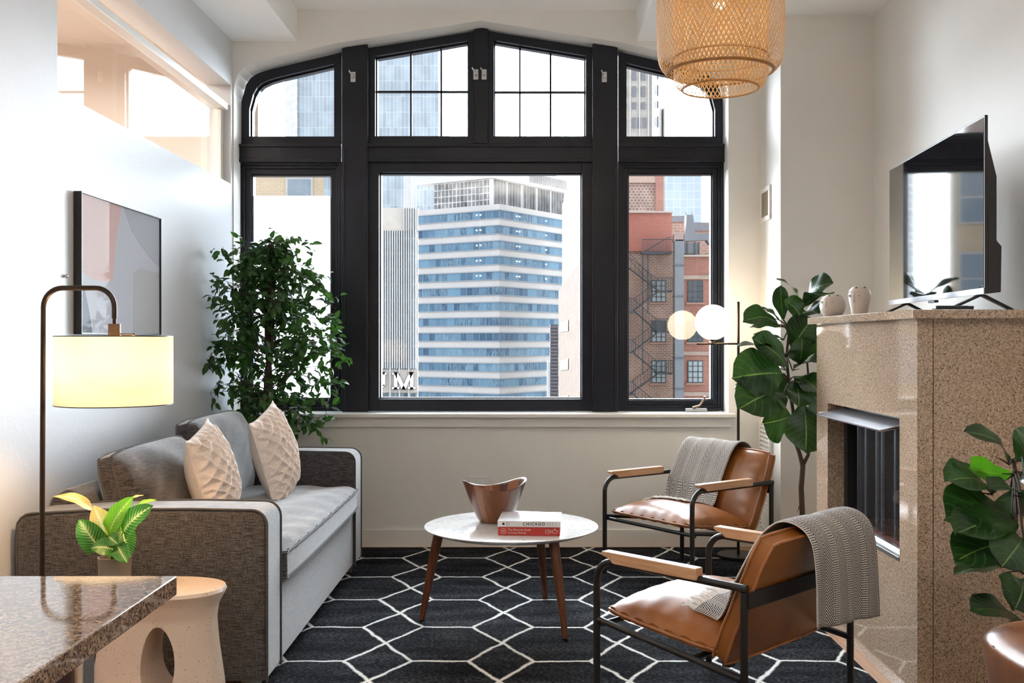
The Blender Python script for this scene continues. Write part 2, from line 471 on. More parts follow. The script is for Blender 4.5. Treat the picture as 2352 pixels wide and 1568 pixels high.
# ceiling: raised middle field between two dropped soffits
mb = MB()
mb.box(-5.0, 2.2, -6.2, 7.0, 3.387, 3.6)
mb.box(XL-0.16, -1.434, -6.2, 7.0, 3.187, 3.39)
mb.box(0.706, 2.2, -6.2, 7.0, 3.187, 3.39)
struct(mb.build('ceiling', M_['ceiling'], smooth=0))

# window wall with the pointed arch opening
HALF = [(1.56, 2.86), (1.552, 2.93), (1.53, 2.985), (1.495, 3.022), (1.44, 3.048), (1.37, 3.068), (0.9075, 3.177), (0.0, 3.318)]
arch = [(CX - a, z) for a, z in HALF] + [(CX + a, z) for a, z in HALF[-2::-1]]
mb = MB()
TH = Vector((0, 0.32, 0))
def wallpoly(mb, pts): mb.prism([(x, FW, z) for x, z in pts], TH)
wallpoly(mb, [(XL-0.2, 0), (CX-1.56, 0), (CX-1.56, 3.6), (XL-0.2, 3.6)])
wallpoly(mb, [(CX+1.56, 0), (2.2, 0), (2.2, 3.6), (CX+1.56, 3.6)])
wallpoly(mb, [(CX-1.56, 0), (CX+1.56, 0), (CX+1.56, 0.815), (CX-1.56, 0.815)])
for (a, b) in zip(arch[:-1], arch[1:]):
    wallpoly(mb, [a, b, (b[0], 3.6), (a[0], 3.6)])
struct(mb.build('wall_front', M_['wall'], smooth=0))

# left wall with the clerestory opening, right wall, column, back wall
mb = MB()
OY0, OY1, OZ0, OZ1 = 4.04, 6.425, 2.283, 2.903
mb.box(XL-0.15, XL, -6.2, 6.5, 0, OZ0); mb.box(XL-0.15, XL, -6.2, 6.5, OZ1, 3.4)
mb.box(XL-0.15, XL, -6.2, OY0, OZ0, OZ1); mb.box(XL-0.15, XL, OY1, 6.5, OZ0, OZ1)
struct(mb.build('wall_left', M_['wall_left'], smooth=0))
struct(MB().box(XR, XR+0.2, -6.2, 6.5, 0, 3.4).build('wall_right', M_['wall'], smooth=0))
struct(MB().box(XC, XR+0.02, 5.965, FW+0.02, 0, 3.3).build('wall_column', M_['wall'], smooth=0))
struct(MB().box(-5.0, 2.2, -6.4, -6.2, 0, 3.6).build('wall_back', plain('kitchen_wall', (0.30, 0.26, 0.22), 0.7, var=0.03), smooth=0))
mb = MB()
mb.box(-5.0, XL-0.15, 1.4, 1.5, 0, 3.4); mb.box(-5.1, -5.0, 1.4, 7.0, 0, 3.4); mb.box(-5.0, XL-0.15, 6.9, 7.0, 0, 3.4)
mb.box(-5.0, XL-0.152, 1.5, 6.9, 3.30, 3.386)
struct(mb.build('wall_bedroom', M_['bedroom'], smooth=0))

# made-up hanging housing, out of view, for the fill light added behind the camera
_m = MB().box(-0.68, 0.88, -0.78, -0.22, 2.56, 2.605)
for _x in (-0.6, 0.8): _m.tube([(_x, -0.5, 2.60), (_x, -0.5, 3.40)], 0.004, 6)
struct(_m.build('fill_light_housing', M_['white_plastic'], bevel=0.004))

# baseboards
def baseb(name, x0, x1, y0, y1):
    mb = MB().box(x0, x1, y0, y1, 0, 0.112)
    struct(mb.build(name, M_['trim'], bevel=0.004))
baseb('baseboard_front', XL+0.002, XC-0.002, FW-0.018, FW-0.001)
baseb('baseboard_left', XL+0.001, XL+0.018, -3.0, FW-0.02)
baseb('baseboard_column', XC+0.02, XR-0.002, 5.947, 5.964)
baseb('baseboard_right', XR-0.018, XR-0.001, -3.0, 3.60)

# window sill with its nosing and apron
mb = MB()
mb.box(CX-1.556, CX+1.60, FW-0.052, FR+0.02, 0.815, 0.843)
o = struct(mb.build('trim_1', M_['trim'], bevel=0.008, bseg=3))
o['label'] = 'white window sill board under the black windows'
mb = MB(); mb.box(CX-1.54, CX+1.575, FW-0.022, FW-0.001, 0.755, 0.815)
struct(mb.build('trim_2', M_['trim'], bevel=0.004))

# ---------------- the black window
def fx(px, D=FR): return (px - VX)/F*D
def fz(py, D=FR): return EYE + (VY - py)/F*D
def arch_z(x, inset=0.0):
    """height of the arch soffit at x, moved in by inset"""
    a = abs(x - CX); H = [(h[0]-inset*1.0, h[1]-inset) for h in HALF]
    H = [(max(0, p), q) for p, q in H]
    if a >= H[0][0]: return H[0][1]
    for (a1, z1), (a0, z0) in zip(H[:-1], H[1:]):
        if a0 <= a <= a1: return z0 + (z1-z0)*(a-a0)/max(1e-6, a1-a0)
    return H[-1][1]
FB = FR + 0.10
def sash(name, x0, x1, z0, z1, wdt, depth0, label, cat_glass='pane', arched=False, muntins=None, steps=1, gl=None):
    """a black sash: stepped frame around one pane; z1 None when the head follows the arch"""
    root = thing(name, ((x0+x1)/2, FR, z0), label, None); root['kind'] = 'structure'
    def ring(o_in, w, y0, y1, nm):
        mb = MB()
        xs = [x0+o_in, x1-o_in]
        if not arched:
            zt = z1 - o_in; zb = z0 + o_in
            mb.box(xs[0], xs[0]+w, y0, y1, zb, zt); mb.box(xs[1]-w, xs[1], y0, y1, zb, zt)
            mb.box(xs[0]+w, xs[1]-w, y0, y1, zb, zb+w); mb.box(xs[0]+w, xs[1]-w, y0, y1, zt-w, zt)
        else:
            zb = z0 + o_in
            n = 22
            def prof(ins):
                L = []
                for i in range(n+1):
                    x = xs[0] + (ins - 0) + (xs[1]-xs[0]-2*ins)*i/n
                    L.append((x, arch_z(x, 0.012 + o_in + ins)))
                return L
            P0 = prof(0); P1 = prof(w)
            mb.prism([(xs[0], y0, zb), (xs[1], y0, zb), (xs[1]-w, y0, zb+w), (xs[0]+w, y0, zb+w)], (0, y1-y0, 0))
            mb.prism([(xs[0], y0, zb), (xs[0]+w, y0, zb+w), (P1[0][0], y0, P1[0][1]), (P0[0][0], y0, P0[0][1])], (0, y1-y0, 0))
            mb.prism([(xs[1], y0, zb), (P0[-1][0], y0, P0[-1][1]), (P1[-1][0], y0, P1[-1][1]), (xs[1]-w, y0, zb+w)], (0, y1-y0, 0))
            for i in range(n):
                a, b, c, d = P0[i], P0[i+1], P1[i+1], P1[i]
                mb.prism([(a[0], y0, a[1]), (b[0], y0, b[1]), (c[0], y0, c[1]), (d[0], y0, d[1])], (0, y1-y0, 0))
        return mb.build(nm, M_['frame'], root, bevel=0 if arched else 0.002, bseg=1)
    if steps > 1:
        k = wdt*0.30
        ring(0, k, depth0, FB, 'casing')
        ring(k, k*0.8, depth0+0.014, FB, 'casing')
        ring(k*1.8, wdt-k*1.8, depth0+0.028, FB, 'sash_frame')
    else:
        ring(0, wdt, depth0, FB, 'sash_frame')
    ring(wdt, 0.008, depth0+0.045, FB, 'glazing_bead')
    mb = MB(); gy = FB - 0.035
    a, b = x0+wdt, x1-wdt
    if not arched:
        mb.add([(a, gy, z0+wdt), (b, gy, z0+wdt), (b, gy, z1-wdt), (a, gy, z1-wdt)], [(0, 1, 2, 3)])
    else:
        n = 22; top = [(a+(b-a)*i/n, arch_z(a+(b-a)*i/n, 0.012+wdt)) for i in range(n+1)]
        for (p, q) in zip(top[:-1], top[1:]):
            mb.add([(p[0], gy, z0+wdt), (q[0], gy, z0+wdt), (q[0], gy, q[1]), (p[0], gy, p[1])], [(0, 1, 2, 3)])
    mb.build('pane', gl or M_['glass'], root, smooth=0)
    if muntins:
        mb = MB()
        for x in muntins[0]:
            zt = arch_z(x, 0.012+wdt)
            mb.box(x-0.006, x+0.006, gy-0.012, gy+0.012, z0+wdt, zt)
        for z in muntins[1]:
            mb.box(a, b, gy-0.012, gy+0.012, z-0.006, z+0.006)
        mb.build('muntin', M_['frame'], root)
    return root

DM = FR - 0.055    # face of the mullions
# lower lights
sash('window_1', fx(548), fx(786), 0.845, fz(372), 0.076, FR-0.01, 'tall black-framed left window light behind the ficus', steps=3)
sash('window_2', fx(843), fx(1364), 0.845, fz(368), 0.078, FR-0.01, 'wide black-framed middle window light with the banded tower behind', steps=1)
w3 = sash('window_3', fx(1419), fx(1662), 0.845, fz(372), 0.068, FR-0.01, 'tall black-framed right window light facing the brick building', steps=3)
# upper lights
ZT = fz(331)
sash('window_4', fx(555), fx(785), ZT, None, 0.05, FR, 'arched top left window light', arched=True)
cu = fx(1106)
sash('window_5', fx(843), fx(1094), ZT, None, 0.052, FR, 'upper middle window light with muntins, left of the centre post', arched=True, muntins=([fx(942), fx(1012)], [fz(206)]))
sash('window_6', fx(1116), fx(1364), ZT, None, 0.052, FR, 'upper middle window light with muntins, right of the centre post', arched=True, muntins=([fx(1194), fx(1265)], [fz(207)]))
sash('window_7', fx(1420), fx(1660), ZT, None, 0.05, FR, 'arched top right window light behind the pendant', arched=True)

def latch(parent, px, py, D):
    c = at(px, py, D)
    mb = MB(); mb.box(c.x-0.016, c.x+0.016, D-0.004, D, c.z-0.036, c.z+0.030)
    mb.box(c.x-0.008, c.x+0.008, D-0.028, D-0.004, c.z-0.012, c.z+0.012)
    mb.tube([(c.x-0.002, D-0.024, c.z+0.006), (c.x-0.018, D-0.03, c.z+0.026), (c.x-0.020, D-0.034, c.z+0.034)], [0.006, 0.005, 0.004], 8)
    mb.build('latch', M_['steel'], parent, bevel=0.001)

# mullion posts (two), centre post, transom
def mullion(name, p0, p1, label):
    x0, x1 = fx(p0, DM), fx(p1, DM)
    root = thing(name, ((x0+x1)/2, DM, 0.843), label, None); root['kind'] = 'structure'
    mb = MB(); xs = [x0, (x0+x1)/2, x1]
    mb.prism([(x0, DM, 0.843), (x1, DM, 0.843), (x1, DM, arch_z(x1, 0.004)), (xs[1], DM, arch_z(xs[1], 0.004)), (x0, DM, arch_z(x0, 0.004))], (0, FB-DM, 0))
    mb.build('post', M_['frame'], root, bevel=0.004)
    mb = MB()
    for q in (x0+0.012, x1-0.020):
        mb.box(q, q+0.008, DM-0.006, DM+0.002, 0.845, fz(340, DM))
    mb.build('moulding', M_['frame'], root, bevel=0.002)
    return root
ml = mullion('trim_3', 785, 845, 'left black window post')
mr = mullion('trim_4', 1361, 1419, 'right black window post')
latch(ml, 811, 176, DM-0.001); latch(mr, 1388, 176, DM-0.001)
x0, x1 = fx(1089), fx(1121)
cp = thing('trim_5', ((x0+x1)/2, FR-0.02, ZT), 'short black centre post between the two upper middle windows', None); cp['kind'] = 'structure'
MB().prism([(x0, FR-0.02, ZT), (x1, FR-0.02, ZT), (x1, FR-0.02, arch_z(x1, 0.004)), (CX, FR-0.02, arch_z(CX, 0.004)), (x0, FR-0.02, arch_z(x0, 0.004))], (0, 0.12, 0)).build('post', M_['frame'], cp, bevel=0.003)
latch(cp, 1093, 170, FR-0.021); latch(cp, 1112, 170, FR-0.021)
def transom(name, p0, p1):
    mb = MB(); a, b = fx(p0), fx(p1)
    mb.box(a, b, FR-0.035, FB, fz(368), fz(338)); mb.box(a, b, FR-0.048, FB, fz(340), fz(333)); mb.box(a, b, FR-0.042, FB, fz(374), fz(366))
    struct(mb.build(name, M_['frame'], bevel=0.003))
transom('trim_6', 548, 786); transom('trim_7', 844, 1364); transom('trim_8', 1419, 1663)
# crank of the right window, on the sill side
c = at(1598, 941, FR-0.03)
mb = MB(); mb.box(c.x-0.07, c.x+0.07, FR-0.05, FR-0.012, 0.845, 0.865)
mb.build('crank_base', M_['steel'], w3, bevel=0.004)
MB().tube([(c.x-0.02, FR-0.05, 0.868), (c.x+0.02, FR-0.07, 0.885), (c.x+0.045, FR-0.08, 0.925), (c.x+0.05, FR-0.085, 0.945)], [0.010, 0.007, 0.006, 0.009], 8).build('crank_handle', M_['brass'], w3)

# clerestory pane in the left wall
root = thing('window_8', (XL-0.06, 5.2, OZ0), 'interior clerestory pane in the left wall', None); root['kind'] = 'structure'
MB().box(XL-0.075, XL-0.013, OY0+0.005, OY1-0.02, 2.742, 2.783).build('head_bar', M_['trim'], root, bevel=0.003)
MB().box(XL-0.10, XL-0.045, OY1-0.06, OY1-0.001, OZ0, 2.742).build('side_stop', M_['trim'], root, bevel=0.003)
MB().box(XL-0.075, XL-0.055, OY0+0.002, OY1-0.06, OZ0+0.0005, OZ0+0.012).build('bottom_stop', M_['trim'], root)
MB().add([(XL-0.066, OY0, OZ0+0.01), (XL-0.066, OY1-0.03, OZ0+0.01), (XL-0.066, OY1-0.03, 2.745), (XL-0.066, OY0, 2.745)], [(0, 1, 2, 3)]).build('pane', M_['pane_glass'], root, smooth=0)

# white translucent privacy film on the lower left window
filmm = bpy.data.materials.new('white_privacy_film'); filmm.use_nodes = True; _nt = filmm.node_tree; _nt.nodes.clear()
_o = _nt.nodes.new('ShaderNodeOutputMaterial'); _t = _nt.nodes.new('ShaderNodeBsdfTranslucent'); _d = _nt.nodes.new('ShaderNodeBsdfDiffuse'); _m = _nt.nodes.new('ShaderNodeMixShader')
_n = N(_nt, 'ShaderNodeTexNoise', Scale=3.0); _c = ramp(_nt, _n.outputs['Fac'], [(0.3, (0.88, 0.90, 0.92)), (0.7, (0.93, 0.94, 0.95))])
lk(_nt, _c, _t.inputs[0]); lk(_nt, _c, _d.inputs[0]); _m.inputs[0].default_value = 0.3
lk(_nt, _t.outputs[0], _m.inputs[1]); lk(_nt, _d.outputs[0], _m.inputs[2]); lk(_nt, _m.outputs[0], _o.inputs[0])
w1 = bpy.data.objects['window_1']
MB().box(fx(548)+0.078, fx(786)-0.078, FB-0.043, FB-0.040, 0.923, fz(447)).build('privacy_film', filmm, w1, smooth=0)

# ---------------- vents and outlet on the walls
root = thing('wall_vent', (XC, 6.31, 2.14), 'small square air vent high on the side of the corner column', 'vent')
mb = MB(); y0, y1, z0, z1 = 6.19, 6.43, 2.035, 2.245; X = XC-0.001
for a, b, c, d in ((y0, y1, z1-0.03, z1), (y0, y1, z0, z0+0.03), (y0, y0+0.03, z0+0.03, z1-0.03), (y1-0.03, y1, z0+0.03, z1-0.03)):
    mb.box(X-0.012, X, a, b, c, d)
mb.build('vent_frame', M_['white_plastic'], root, bevel=0.003)
MB().box(X-0.002, X, y0+0.03, y1-0.03, z0+0.03, z1-0.03).build('backing', plain('vent_dark', (0.12, 0.10, 0.07), 0.8), root)
mb = MB()
for i in range(8):
    y = y0+0.04+i*0.0225
    mb.box(X-0.010, X-0.002, y, y+0.007, z0+0.03, z1-0.03)
mb.build('louvre', plain('vent_slat', (0.42, 0.37, 0.28), 0.4), root)

root = thing('radiator_grille', (XC, 6.3, 0.10), 'tall white louvred grille low on the column side, behind the far armchair', 'grille')
mb = MB(); y0, y1, z0, z1 = 6.15, 6.43, 0.115, 0.80
for a, b, c, d in ((y0, y1, z1-0.02, z1), (y0, y1, z0, z0+0.02), (y0, y0+0.02, z0+0.02, z1-0.02), (y1-0.02, y1, z0+0.02, z1-0.02)):
    mb.box(X-0.02, X, a, b, c, d)
mb.build('grille_frame', M_['white_plastic'], root, bevel=0.002)
mb = MB()
for i in range(24):
    z = z0+0.03+i*0.027
    mb.prism([(X-0.02, y0+0.02, z), (X-0.016, y0+0.02, z-0.003), (X-0.001, y0+0.02, z+0.017), (X-0.005, y0+0.02, z+0.020)], (0, y1-y0-0.04, 0))
mb.build('louvre', M_['white_plastic'], root)

root = thing('wall_outlet', at(1100, 1095, FW), 'white wall outlet plate low on the window wall behind the wooden bowl', 'outlet')
c = at(1100, 1110, FW)
MB().box(c.x-0.058, c.x+0.058, FW-0.007, FW-0.001, c.z-0.06, c.z+0.045).build('plate', M_['white_plastic'], root, bevel=0.002)
MB().box(c.x-0.018, c.x+0.018, FW-0.010, FW-0.007, c.z-0.035, c.z+0.02).build('socket_face', M_['white_plastic'], root, bevel=0.002)
c = at(149, 632, 4.05); mb = MB().ball((XL+0.008, 4.10, c.z), 0.008)
tag(mb.build('wall_hook', M_['steel']), 'tiny metal wall hook left of the framed print', 'hook')

# ------------------------------------------------------------------ rug
def rug_mat():
    m, nt, b = newmat('black_trellis_rug')
    tc = nt.nodes.new('ShaderNodeTexCoord')
    nz = N(nt, 'ShaderNodeTexNoise', Scale=7.0, Detail=4.0); lk(nt, tc.outputs['Object'], nz.inputs['Vector'])
    nz2 = N(nt, 'ShaderNodeTexNoise', Scale=150.0, Detail=1.0); lk(nt, tc.outputs['Object'], nz2.inputs['Vector'])
    def wob(n, amp):
        v = nt.nodes.new('ShaderNodeVectorMath'); v.operation = 'SUBTRACT'; lk(nt, n.outputs['Color'], v.inputs[0]); v.inputs[1].default_value = (0.5, 0.5, 0.5)
        s = nt.nodes.new('ShaderNodeVectorMath'); s.operation = 'SCALE'; lk(nt, v.outputs[0], s.inputs[0]); s.inputs['Scale'].default_value = amp
        return s.outputs[0]
    a = nt.nodes.new('ShaderNodeVectorMath'); a.operation = 'ADD'; lk(nt, tc.outputs['Object'], a.inputs[0]); lk(nt, wob(nz, 0.04), a.inputs[1])
    a2 = nt.nodes.new('ShaderNodeVectorMath'); a2.operation = 'ADD'; lk(nt, a.outputs[0], a2.inputs[0]); lk(nt, wob(nz2, 0.011), a2.inputs[1])
    sp = nt.nodes.new('ShaderNodeSeparateXYZ'); lk(nt, a2.outputs[0], sp.inputs[0])
    P, H, E = 0.495, 0.488, 0.115     # period across, row spacing, half length of the straight edge
    u = mth(nt, 'SUBTRACT', mth(nt, 'MULTIPLY', mth(nt, 'FRACT', mth(nt, 'DIVIDE', mth(nt, 'ADD', sp.outputs['X'], 0.345+P/2+P*20), P)), P), P/2)
    v = mth(nt, 'SUBTRACT', mth(nt, 'MULTIPLY', mth(nt, 'FRACT', mth(nt, 'DIVIDE', mth(nt, 'ADD', sp.outputs['Y'], -4.605+H/2+H*20), H)), H), H/2)
    au = mth(nt, 'ABSOLUTE', u); av = mth(nt, 'ABSOLUTE', v)
    out = mth(nt, 'MAXIMUM', mth(nt, 'SUBTRACT', au, E), 0.0)
    dH = mth(nt, 'ADD', av, mth(nt, 'MULTIPLY', out, 50.0))
    Lx = P/2 - E; Ly = H/2; L = math.hypot(Lx, Ly)
    dD = mth(nt, 'DIVIDE', mth(nt, 'ABSOLUTE', mth(nt, 'SUBTRACT', mth(nt, 'MULTIPLY', mth(nt, 'SUBTRACT', au, E), Ly), mth(nt, 'MULTIPLY', av, Lx))), L)
    dd = mth(nt, 'MINIMUM', dH, dD)
    mask = ramp(nt, dd, [(0.0, (1, 1, 1)), (0.0062, (1, 1, 1)), (0.0092, (0, 0, 0))])
    v2 = coord(nt, 'Object', (70, 190, 70)); n3 = N(nt, 'ShaderNodeTexNoise', Scale=1.0, Detail=3.0); lk(nt, v2, n3.inputs['Vector'])
    v4 = coord(nt, 'Object', (2, 9, 2)); n4 = N(nt, 'ShaderNodeTexNoise', Scale=1.0, Detail=3.0); lk(nt, v4, n4.inputs['Vector'])
    pile = ramp(nt, mth(nt, 'ADD', mth(nt, 'MULTIPLY', n3.outputs['Fac'], 0.7), mth(nt, 'MULTIPLY', n4.outputs['Fac'], 0.3)), [(0.40, (0.003, 0.0033, 0.0042)), (0.50, (0.009, 0.0095, 0.012)), (0.66, (0.085, 0.088, 0.096))])
    lk(nt, mixc(nt, mask, pile, (0.80, 0.79, 0.75)), b.inputs['Base Color'])
    b.inputs['Roughness'].default_value = 1.0; b.inputs['Specular IOR Level'].default_value = 0.05
    h = mth(nt, 'ADD', n3.outputs['Fac'], mth(nt, 'MULTIPLY', mask, 0.6)); bump(nt, b, h, 0.7, 0.006)
    return m
RZ = 0.012
rug = MB().box(-1.05, 1.333, 1.9, 6.385, 0.0006, RZ).build('rug', rug_mat(), bevel=0.004)
tag(rug, 'black rug with thin white trellis lines under the coffee table', 'rug')

# ------------------------------------------------------------------ sofa
random.seed(3)
SY0, SY1, SX0, SX1 = 3.655, 5.77, -1.815, -0.92
sofa = thing('sofa', (-1.37, 4.7, RZ), 'charcoal grey tweed two-seat sofa along the left wall', 'sofa')
def arm(y0, y1):
    """upholstered arm with a softly rounded outline and slightly dipped top"""
    prof = []
    zb, zt = 0.08, 0.695
    xs0, xs1, r = SX0, SX1, 0.055
    prof += [(xs1, zb)]
    prof += [(xs1 - r + r*math.cos(a), zt - r + r*math.sin(a)) for a in [R(d) for d in (0, 15, 30, 45, 60, 75, 90)]]
    prof += [(-1.2, zt+0.004), (-1.5, zt+0.002)]
    prof += [(xs0 + r - r*math.sin(a), zt - 0.012 - r + r*math.cos(a)) for a in [R(d) for d in (0, 22, 45, 68, 90)]]
    prof += [(xs0, zb)]
    mb = MB().prism([(x, y0, z) for x, z in prof], (0, y1-y0, 0))
    a = mb.build('arm', M_['sofa'], sofa, bevel=0.022, bseg=4, smooth=40)
    for y in (y0+0.004, y1-0.004):
        MB().tube([(x, y, z) for x, z in [(p[0]*1.0, p[1]) for p in prof]], 0.0045, 6).build('piping', M_['sofa_pipe'], a)
    return a
arm(SY0, SY0+0.215); arm(SY1-0.215, SY1)
MB().box(SX0+0.06, SX1-0.012, SY0+0.20, SY1-0.20, 0.08, 0.375).build('base', M_['sofa'], sofa, bevel=0.012, bseg=3)
mb = MB()
prof = [(SX0, 0.10), (SX0+0.005, 0.62), (SX0+0.03, 0.71), (SX0+0.09, 0.745), (SX0+0.16, 0.715), (SX0+0.19, 0.60), (SX0+0.23, 0.36), (SX0+0.23, 0.10)]
mb.prism([(x, SY0+0.19, z) for x, z in prof], (0, SY1-SY0-0.38, 0))
mb.build('back', M_['sofa'], sofa, bevel=0.02, bseg=3)
def seat_disp(a, b):
    return 0.004*math.sin(a*26+b*3)*max(0, -b) + 0.006*math.sin(b*9+a*4)
Mx = Matrix.Translation((-1.245, (SY0+SY1)/2, 0.448)) @ Matrix.Rotation(R(90), 4, 'Z')
# local x runs along the sofa, local y towards -X
mb = MB(); W_, H_ = SY1-SY0-0.435, 0.70
cushion(mb, W_, H_, 0.095, 0.045, 0.012, Mx, n=40, p=5, q=0.55, corner=0.02, disp=seat_disp)
sc = mb.build('seat_cushion', M_['sofa'], sofa, smooth=60, bevel=0.02, bseg=3)
for z in (0.0475, -0.0475):
    MB().tube(edge_loop(W_, H_, z, Mx, 0.02), 0.0055, 6, closed=True).build('piping', M_['sofa_pipe'], sc)
for (y0, y1, dx, dz, tilt, seed) in ((SY0+0.235, 4.72, 0.0, -0.035, 16, 1), (4.73, SY1-0.225, 0.0, 0.02, 12, 2)):
    w_ = y1-y0; h_ = 0.44
    rr = random.Random(seed); ph = rr.random()*6
    Mb = Matrix.Translation((-1.545+dx, (y0+y1)/2, 0.69+dz)) @ Matrix.Rotation(R(-tilt), 4, 'Y') @ Matrix.Rotation(R(90), 4, 'Z') @ Matrix.Rotation(R(90), 4, 'X')
    def dsp(a, b, ph=ph): return 0.006*math.sin(a*7+ph+b*3) + 0.005*math.sin(a*15+ph*2-b*9)*(abs(a)) + 0.012*math.sin(b*3+ph)
    mb = MB(); cushion(mb, w_+0.02, h_, 0.055, 0.10, 0.07, Mb, n=30, p=2.8, q=0.6, corner=0.05, disp=dsp)
    bc = mb.build('back_cushion', M_['sofa'], sofa, smooth=60, bevel=0.02, bseg=3)
    for z in (0.0275, -0.0275):
        MB().tube(edge_loop(w_+0.02, h_, z, Mb, 0.05), 0.005, 6, closed=True).build('piping', M_['sofa_pipe'], bc)
for x in (SX1-0.07, SX0+0.07):
    for y in (SY0+0.06, SY1-0.06):
        MB().box(x-0.03, x+0.03, y-0.03, y+0.03, RZ+0.0004, 0.09).build('leg', M_['steel'], sofa, bevel=0.003)

# two plush throw pillows
def pillow(px, py, D, size, label, yaw, tilt, roll, seed):
    c = at(px, py, D)
    root = thing('throw_pillow', (c.x, c.y, c.z-size/2), label, 'pillow', group='cream plush pillows on the sofa')
    M = Matrix.Translation(c) @ Matrix.Rotation(R(yaw), 4, 'Z') @ Matrix.Rotation(R(tilt), 4, 'Y') @ Matrix.Rotation(R(90), 4, 'Z') @ Matrix.Rotation(R(90), 4, 'X') @ Matrix.Rotation(R(roll), 4, 'Z')
    def tuft(a, b):
        # raised diagonal lattice of plush ridges
        p = (a+b)*3.1 + 0.25*math.sin(b*5+seed); q = (a-b)*3.1 + 0.25*math.sin(a*5)
        d = min(abs(p-round(p)), abs(q-round(q)))
        return 0.020*math.exp(-(d/0.13)**2) + 0.003*math.sin(a*9+seed)*math.cos(b*7)
    mb = MB(); cushion(mb, size, size, 0.004, 0.085, 0.0, M, n=90, p=2.2, q=0.62, corner=-0.05, disp=tuft)
    mb.build('plush_front', M_['pillow'], root, smooth=80)
    mb = MB(); cushion(mb, size*0.998, size*0.998, 0.003, 0.0, 0.085, M, n=26, p=2.2, q=0.62, corner=-0.05)
    mb.build('cotton_back', M_['pillow_back'], root, smooth=80)
pillow(484, 1093, 4.30, 0.39, 'cream plush diamond-tufted pillow lit warm, nearest the front sofa arm', 3, -14, 9, 1.0)
pillow(629, 1043, 5.08, 0.42, 'cream plush diamond-tufted pillow leaning at the middle of the sofa', -3, -13, 11, 2.5)

# ------------------------------------------------------------------ floor lamp with drum shade
lx, ly = -1.342, 3.35
fl = thing('floor_lamp', (-1.574, ly, 0.0), 'dark bronze arc floor lamp with a lit white drum shade', 'lamp')
cyl(MB(), (-1.59, ly, 0.0008), 0.125, 0.02, 48).build('base', M_['bronze'], fl, bevel=0.004)
zt = 1.472; rb = 0.062; xb, xp = -1.583, -1.574
pts = [(xb, ly, 0.02), (xp, ly, zt-rb-0.02)] + arc_pts((xp+rb, ly, zt-rb), (-1, 0, 0), (0, 0, 1), rb, 0, R(90), 8) \
    + arc_pts((lx-rb, ly, zt-rb), (0, 0, 1), (1, 0, 0), rb, 0, R(90), 8) + [(lx, ly, 1.372)]
MB().tube(pts, 0.0085, 14).build('pole', M_['bronze'], fl)
cyl(MB(), (lx, ly, 1.352), 0.006, 0.022, 12).build('swivel', M_['bronze'], fl)
sk = cyl(MB(), (lx, ly, 1.300), 0.020, 0.055, 24).build('socket', M_['brass'], fl, bevel=0.002)
MB().tube([(lx+0.018, ly, 1.322), (lx+0.06, ly, 1.320)], 0.0022, 8).ball((lx+0.064, ly, 1.320), 0.005).build('switch', M_['brass'], sk)
R0, z0, z1 = 0.182, 1.092, 1.314
sh = MB().lathe([(R0, z0), (R0, z1)], (lx, ly, 0), 72).build('lamp_shade', M_['shade'], fl, smooth=60, solid=0.0012)
for z in (z0, z1):
    MB().lathe([(R0+0.0016, z-0.0015), (R0+0.0016, z+0.0015), (R0-0.0014, z+0.0015), (R0-0.0014, z-0.0015)], (lx, ly, 0), 72, closed=True).build('rim', M_['bronze'], sh)
mb = MB()
for k in range(3):
    a = 2*math.pi*k/3+0.4; mb.tube([(lx, ly, z1-0.006), (lx+R0*math.cos(a), ly+R0*math.sin(a), z1-0.006)], 0.0015, 6)
mb.build('spider', M_['bronze'], sh)
MB().ball((lx, ly, 1.235), 0.030, 0.030, 0.038).build('bulb', M_['bulb'], fl)
def point(name, loc, power, color, r=0.03):
    d = bpy.data.lights.new(name, 'POINT'); d.energy = power; d.color = color; d.shadow_soft_size = r
    o = bpy.data.objects.new(name, d); o.location = loc; COL.objects.link(o); return o
point('floor_lamp_light', (lx, ly, 1.19), 9.5, (1.0, 0.58, 0.26), 0.035)

# ------------------------------------------------------------------ globe lamp by the window
gx, gy = 1.120, 6.10
gl = thing('globe_lamp', (1.273, gy, 0.0), 'thin black floor lamp with a glowing white glass globe by the window', 'lamp')
cyl(MB(), (1.273, gy, RZ+0.0008), 0.125, 0.018, 48).build('base', M_['black_metal'], gl, bevel=0.004)
MB().tube([(1.273, gy, 0.018), (1.273, gy, 1.532)], 0.0085, 14).build('pole', M_['bronze'], gl)
MB().tube([(1.022, gy, 1.281), (1.273, gy, 1.281)], 0.006, 10).build('cross_bar', M_['bronze'], gl)
MB().lathe([(0.0, 0), (0.010, 0.0), (0.010, 0.012), (0.030, 0.026), (0.040, 0.040), (0.0, 0.040)], (gx, gy, 1.284), 30).build('cup', M_['brass'], gl)
MB().ball((gx, gy, 1.409), 0.105, nu=48, nv=32).build('globe', M_['globe'], gl)

